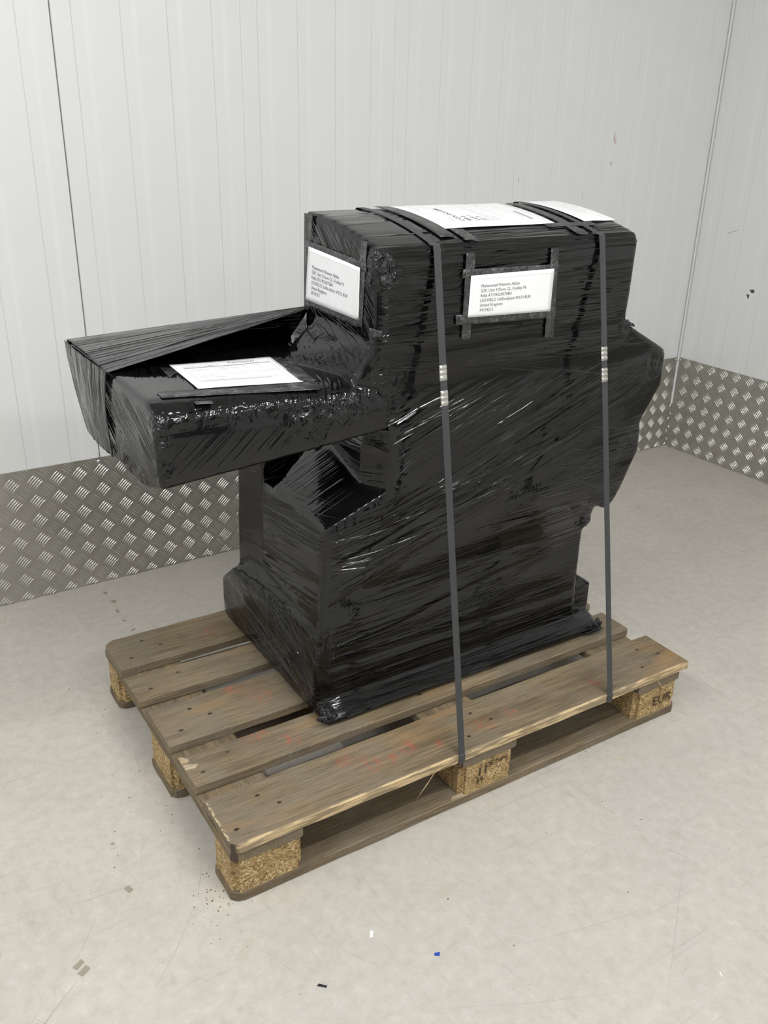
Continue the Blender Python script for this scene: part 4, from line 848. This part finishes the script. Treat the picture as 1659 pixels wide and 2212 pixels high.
# crumpled bundles of film
def crumple(name, c, du, dv, nrm, amp, n=16, mat=None, seed=0, parent=None):
    c, du, dv, nrm = map(np.array, (c, du, dv, nrm))
    def fn(u, v):
        a = 6.28318*u; r = v*(.42+.20*mnoise.noise(Vector((math.cos(a)*1.6+seed, math.sin(a)*1.6, seed*2.3))))
        e = 1-v**4; X, Y = r*math.cos(a), r*math.sin(a)
        q = Vector((X*5+seed*3.7, Y*5, seed))
        hgt = amp*(0.3*e+abs(mnoise.noise(q))*1.1*e+.4*abs(mnoise.noise(q*2.3))*e)-0.0015*(1-e)
        return c+du*X+dv*Y+nrm*hgt
    return sheet(name, fn, 2*n, n//2, mat or M_FILMC, 0.0005, parent, film=lambda u, v: (u*.1, v*.1), amp=.3, crinkle=.6, lay=30+seed)
M_TORNF = mat_film('torn_grey_film', .5, .06, .3)
crumple('torn_film', (.437, .199, 1.112), (.040, -.002, 0), (-.006, 0, -.062), (0, -1, 0), .008, 18, M_FILMC, 1)
crumple('torn_film', (.433, .198, 1.098), (.026, -.002, 0), (0, 0, -.032), (-.2, -1, 0), .007, 14, M_TORNF, 2)
crumple('film_bundle', (1.068, .215, .957), (.055, 0, -.014), (0, .06, .006), (0, -.5, .8), .010, 16, None, 3)
crumple('film_bundle', (1.050, .240, .470), (.045, 0, .03), (-.02, .0, .045), (.1, -1, -.1), .006, 16, None, 4)
crumple('film_bundle', (1.118, .216, .168), (.035, .0, 0), (0, .01, .03), (.4, -1, .2), .005, 16, None, 5)
crumple('film_bundle', (1.10, .208, .156), (.08, .0, 0), (0, -.004, .014), (0, -1, .2), .007, 14, None, 6)
crumple('film_bundle', (.318, .216, .168), (.05, -.01, 0), (0, -.004, .032), (-.5, -1, .1), .006, 14, None, 7)

# paper labels, their print and the clear tape that holds them
def quad_map(c00, c10, c11, c01, off, wave=0.0):
    c00, c10, c11, c01 = map(np.array, (c00, c10, c11, c01)); nn = np.cross(c10-c00, c01-c00); nn = nn/np.linalg.norm(nn)
    def f(u, v, d=0.0):
        p = (c00*(1-u)+c10*u)*(1-v)+(c01*(1-u)+c11*u)*v
        return p+nn*(off+d+wave*math.sin(u*5.1+v*2.0)*0.5)
    return f
def printed(fn, parent, V, F, w, h, mat, name='printed_text', d=0.0005):
    P_ = [fn(v[0]/w, v[1]/h, d) for v in V]; me = mesh(name, P_, F); o = mpart(name, me, mat, parent); o['kind'] = 'stuff'; return o
def lay_text(items, w, h):
    """items: (text, x, y, size, [spacing]) -> joined verts/faces in label units (metres)"""
    m = MB()
    for it in items:
        V, F = text_mesh(it[0], it[3], 'LEFT', it[4] if len(it) > 4 else 1.0)
        m.add([(it[1]+a[0], it[2]+a[1], 0) for a in V], F)
    return m
def rules(lines):
    m = MB()
    for x0, y0, x1, y1, t in lines:
        n_ = 12; d = Vector((x1-x0, y1-y0, 0)); p = Vector((-d.y, d.x, 0)).normalized()*t/2
        for k in range(n_):
            a = Vector((x0, y0, 0))+d*k/n_; b = Vector((x0, y0, 0))+d*(k+1)/n_
            m.add([a-p, b-p, b+p, a+p], [(0, 1, 2, 3)])
    return m
ADDR = ['Muhammad Waseem Abbas', 'GSP, Unit 3 Dove CL, Fradley Pk', 'Ref# A71345200758H', 'LICHFIELD Staffordshire WS13 8UR', 'United Kingdom', '34154215']
def address_label(c, off, w, h, lab, tx, ty, size, lead, wave):
    fn = quad_map(*c, off, wave)
    o = sheet('address_label', lambda u, v: fn(u, v), 20, 12, M_PAPER, 0.0005)
    o['label'] = lab
    items = [(t, tx, ty-lead*i, size) for i, t in enumerate(ADDR)]
    m = lay_text(items, w, h); printed(fn, o, m.V, m.F, w, h, M_INK)
    r = rules([(.007, .008, w-.007, .008, .0004), (w-.007, .008, w-.007, h-.008, .0004), (w-.007, h-.008, .007, h-.008, .0004), (.007, h-.008, .007, .008, .0004)])
    printed(fn, o, r.V, r.F, w, h, simple('pouch_crease', (.70, .705, .71), .4), 'pouch_crease')
    return o
YF = .1955
address_label(((.618, YF, 1.013), (.829, YF, 1.007), (.829, YF, 1.092), (.620, YF, 1.092)), 0.001, .209, .080,
              'white address label taped on the front face of the upper box', .026, .056, .0085, .0092, .0008)
XL = .4105
address_label(((XL-.003, .464, 1.019), (XL, .257, 1.015), (XL, .252, 1.112), (XL, .453, 1.125)), 0.001, .205, .102,
              'white address label taped on the end face of the upper box', .021, .064, .0095, .0098, .0012)
def top_map(x0, x1, y0, y1, off, skew=0.0):
    def f(u, v, d=0.0):
        y = y0+(y1-y0)*v; x = x0+(x1-x0)*u+skew*v
        return np.array((x, y, dome(y)+off+d+.0006*math.sin(u*6)))
    return f
# A4 delivery sheet on the top, print running from front to back
f1 = top_map(.612, .892, .274, .474, .0028, -.004)
o = sheet('document_label', lambda u, v: f1(u, v), 24, 16, M_PAPER, .0005); o['label'] = 'large white document sheet with handwriting on top of the box'
wl, hl = .286, .196
def rot_items(items):
    m = MB()
    for it in items:
        V, F = text_mesh(it[0], it[3]); m.add([(it[1]-0+(-a[1]), it[2]+a[0], 0) for a in V], [f[::-1] for f in F])
    # reading direction runs away from the viewer, line order runs to the right
    return m
def back_text(items):
    m = MB()
    for t, x, y, s in items:
        V, F = text_mesh(t, s); m.add([(x-a[1], y+a[0], 0) for a in V], F)
    return m
m = back_text([('CON INV-086', .078, .034, .017), ('R8 6', .096, .034, .017), ('L69 1', .116, .034, .017), ('J2 7', .134, .034, .017)]); printed(f1, o, m.V, m.F, wl, hl, M_INK, 'handwriting')
m = back_text([('Delivery note', .030, .125, .007), ('Consignment', .052, .030, .006), ('Collection details and address of sender', .150, .030, .005), ('Goods description', .160, .030, .005), ('Weight   Pallets', .168, .030, .005),
               ('Date', .205, .150, .008), ('Customer copy of conditions', .238, .040, .005), ('Signed', .236, .120, .006)]); printed(f1, o, m.V, m.F, wl, hl, M_INKG)
r = rules([(.02, .012, .27, .012, .0006), (.02, .184, .27, .184, .0006), (.02, .012, .02, .184, .0006), (.27, .012, .27, .184, .0006), (.06, .012, .06, .184, .0005), (.145, .012, .145, .184, .0005), (.19, .012, .19, .184, .0005), (.25, .03, .25, .09, .008)])
printed(f1, o, r.V, r.F, wl, hl, M_INKG, 'printed_rules')
f2 = top_map(.972, 1.098-.038, .276, .462, .0035, -.012)
f2 = top_map(.975, 1.066, .274, .470, .0028, -.008)
o = sheet('document_label', lambda u, v: f2(u, v), 14, 16, M_PAPER, .0005); o['label'] = 'smaller white document sheet beside the far-end strap on the box top'
m = back_text([('Delivery note copy', .040, .060, .006), ('Carrier', .062, .060, .006), ('Conditions of carriage', .074, .095, .005), ('see overleaf', .070, .015, .005)]); printed(f2, o, m.V, m.F, .087, .192, M_INKG)
# consignment note on the arm
def ZA(x, y=.3): return .922-.022*(x+.01)*(1 if y < .4 else .6)-max(0, .25-y)*.25
def on_arm(*q): return tuple((x, y, ZA(x, y)) for x, y in q)
c = on_arm((.094, .271), (.287, .245), (.304, .424), (.103, .443))
c = (c[0], c[1], c[2], c[3])
f3 = quad_map(*c, .0025, .0008)
o = sheet('consignment_note', lambda u, v: f3(u, v), 24, 14, M_PAPER, .0005); o['label'] = 'white printed consignment note taped on top of the side arm'
wl, hl = .195, .166
m = lay_text([('Palletways', .105, .146, .0125), ], wl, hl); printed(f3, o, m.V, m.F, wl, hl, M_INK, 'printed_logo')
m = lay_text([('Consignment note', .016, .138, .0075), ('Delivery', .066, .139, .0065), ('Collect from', .024, .118, .0045), ('name and address', .024, .112, .0045), ('postcode', .024, .106, .0045), ('Deliver to', .078, .120, .0045), ('name and address', .078, .114, .0045), ('contact', .078, .108, .0045),
              ('Service', .118, .122, .0045), ('Pallets', .148, .122, .0045), ('FULL / QUARTER', .026, .060, .0060), ('Received in good condition by the consignee, print name, signature, date and time of delivery', .020, .044, .0040), ('All goods are carried subject to the conditions of carriage, copies on request', .020, .036, .0040), ('your delivery network', .125, .139, .004)], wl, hl)
printed(f3, o, m.V, m.F, wl, hl, M_INKG)
r = rules([(.016, .130, .182, .134, .0022)]); printed(f3, o, r.V, r.F, wl, hl, simple('dark_rule', (.06, .05, .09), .5), 'printed_rules')
r = rules([(.016, .078, .182, .080, .0006), (.016, .130, .016, .026, .0006), (.182, .134, .182, .026, .0006), (.016, .026, .182, .026, .0006), (.016, .050, .182, .050, .0006), (.070, .130, .070, .095, .0005), (.112, .132, .112, .088, .0005), (.128, .132, .128, .100, .0005), (.155, .132, .155, .100, .0005),
           (.016, .086, .182, .088, .0005), (.020, .041, .150, .041, .0018), (.016, .070, .060, .071, .001)]); printed(f3, o, r.V, r.F, wl, hl, M_INKG, 'printed_rules')
# tape
def tape(c, off=.0012, nu=14, nv_=4):
    fn = quad_map(*c, off, .0007); sheet('tape_strip', lambda u, v: fn(u, v)+np.array((0, 0, 0)), nu, nv_, M_TAPE, .0003)
yt = .1965
tape(((.6065, yt, .970), (.6285, yt, .969), (.6285, yt, 1.134), (.607, yt, 1.135)), .0006, 4, 16)
tape(((.822, yt, .953), (.846, yt, .951), (.838, yt, 1.131), (.817, yt, 1.132)), .0007, 4, 16)
tape(((.600, yt, 1.088), (.842, yt, 1.088), (.846, yt, 1.100), (.602, yt, 1.104)), .0004, 18, 4)
tape(((.592, yt, 1.000), (.846, yt, .992), (.846, yt, 1.012), (.590, yt, 1.020)), .0004, 18, 4)
xt = .4118
tape(((xt, .474, 1.118), (xt, .232, 1.106), (xt, .234, 1.122), (xt, .472, 1.136)), .0006, 16, 4)
tape(((xt-.0005, .470, 1.006), (xt-.0005, .262, 1.000), (xt, .262, 1.018), (xt, .468, 1.026)), .0006, 16, 4)
tape(((xt-.001, .268, 1.002), (xt-.001, .245, 1.004), (xt+.001, .232, 1.160), (xt+.001, .253, 1.160)), .0008, 4, 16)
tape(((xt-.001, .479, .994), (xt-.001, .455, .999), (xt+.001, .440, 1.186), (xt+.001, .474, 1.186)), .0008, 4, 16)
tape(((.398, .1985, .995), (.424, .1965, .996), (.424, .1965, 1.006), (.398, .1985, 1.014)), .001, 6, 4)
for (x0, x1, y0, y1) in ((.575, .610, .235, .478), (.620, .650, .215, .27), (.902, .930, .215, .45), (.86, .99, .252, .272)):
    g = top_map(x0, x1, y0, y1, .0028); sheet('tape_strip', lambda u, v, g=g: g(u, v), 6, 14, M_TAPE, .0003)
for q_ in (((.02, .247), (.305, .214), (.307, .245), (.022, .282)), ((.284, .25), (.314, .245), (.335, .42), (.302, .425)), ((.068, .214), (.098, .211), (.112, .43), (.082, .435))):
    tape(on_arm(*q_), .0016)

# ------------------------------------------------------------------ strapping
def ribbon(path, w, t):
    """flat band swept along path (points in a plane x = const-ish)"""
    V = []; F = []; n = len(path)
    for i, p in enumerate(path):
        a = Vector(path[max(i-1, 0)]); b = Vector(path[min(i+1, n-1)]); d = (b-a).normalized()
        nx = Vector((1, 0, 0)); nn = d.cross(nx).normalized()
        p = Vector(p)
        V += [p-nx*w/2-nn*t/2, p+nx*w/2-nn*t/2, p+nx*w/2+nn*t/2, p-nx*w/2+nn*t/2]
    for i in range(n-1):
        for k in range(4):
            a, c = 4*i+k, 4*i+(k+1) % 4; F.append((a, c, c+4, a+4))
    F += [(3, 2, 1, 0), tuple(4*(n-1)+k for k in range(4))]
    return V, F
def strap(xb, xt, label, seals):
    t = empty('packing_strap', (xb, 0.0, .121), label, 'strap', 'straps over the wrapped machine')
    W_, T_ = .0156, .0009
    yb0 = -.0052 if xb < .7 else -.0055
    path = [(xb, .10, .1212), (xb, .02, .1212), (xb, yb0+.001, .1212), (xb, yb0-.0012, .1235), (xb, yb0-.0012, .1435), (xb, yb0+.001, .1462)]
    top0 = (xt, .2005, 1.150)
    for k in range(1, 40):
        u = k/40; path.append((xb+(xt-xb)*u, yb0+.001+(.1985-yb0-.001)*u, .1462+(1.1485-.1462)*u))
    for k in range(0, 24):
        y = .2+(.276)*k/23; path.append((xt, y, dome(y)+.0022 if y > .203 else 1.1515))
    path += [(xt, .481, 1.190), (xt, .484, 1.18)]
    for k in range(1, 8): path.append((xt+(xb-xt)*k/8, .484+(.8015-.484)*k/8, 1.18+(.15-1.18)*k/8))
    path += [(xb, .8025, .146), (xb, .8025, .123), (xb, .80, .1212), (xb, .72, .1212)]
    V, F = ribbon([(p[0]-xb, p[1], p[2]-.121) for p in path], W_, T_)
    o = link('strap_band', mesh('strap_band', V, F), M_STRAP, t)
    d = Vector((xt-xb, .1985-yb0, 1.1485-.1462)).normalized(); nrm = Vector((1, 0, 0)).cross(d).normalized()
    if nrm.y > 0: nrm = -nrm
    for z in seals:
        u = (z-.1462)/(1.1485-.1462); c = Vector((xb+(xt-xb)*u-xb, yb0+.001+(.1985-yb0-.001)*u, z-.121))
        m = MB(); V = []; n_ = 28; L = .029
        ex = Vector((1, 0, 0))
        for i in range(n_+1):
            s = (i/n_-.5)*L
            wv = -.0008*math.cos(i/n_*2*math.pi*3)
            nip = .0006*abs(math.sin(i/n_*math.pi*3))
            for sgn in (-1, 1):
                for q, hh in ((1.0, .0006+wv*.5), (.90, .0017+wv), (.5, .0019+wv), (0.0, .0020+wv)):
                    if sgn == 1 and q == 0.0: continue
                    V.append(c+d*s+ex*sgn*q*(W_/2+.0008-nip)+nrm*hh)
        # order across: -1 .. +1
        VV = []
        for i in range(n_+1):
            r_ = V[7*i:7*i+7]; VV += [r_[0], r_[1], r_[2], r_[3], r_[6], r_[5], r_[4]]
        F = [(7*i+k, 7*i+k+1, 7*i+k+8, 7*i+k+7) for i in range(n_) for k in range(6)]
        k0 = len(VV); VV += [c+d*s_*L/2+ex*q*(W_/2+.0006)-nrm*.0008 for s_ in (-1, 1) for q in (-1, 1)]
        F += [(k0, k0+1, k0+3, k0+2)] + [tuple([k0]+[7*i for i in range(n_+1)]+[k0+2])] + [tuple([k0+1]+[7*i+6 for i in range(n_+1)]+[k0+3])[::-1]] + [(k0, 0, 1, 2, 3, 4, 5, 6, k0+1)[::-1], tuple([k0+2]+[7*n_+k for k in range(7)]+[k0+3])]
        o = link('metal_seal', mesh('metal_seal', VV, F, True), M_ZINC, t)
        bm = bmesh.new(); bm.from_mesh(o.data); bmesh.ops.recalc_face_normals(bm, faces=bm.faces); bm.to_mesh(o.data); bm.free()
    return t
strap(.518, .541, 'grey strap with two metal seals nearest the arm, beside the middle chipboard block', (.924, .877))
strap(.946, .956, 'grey strap with two metal seals at the far end, near the lettered corner block', (.914, .870))
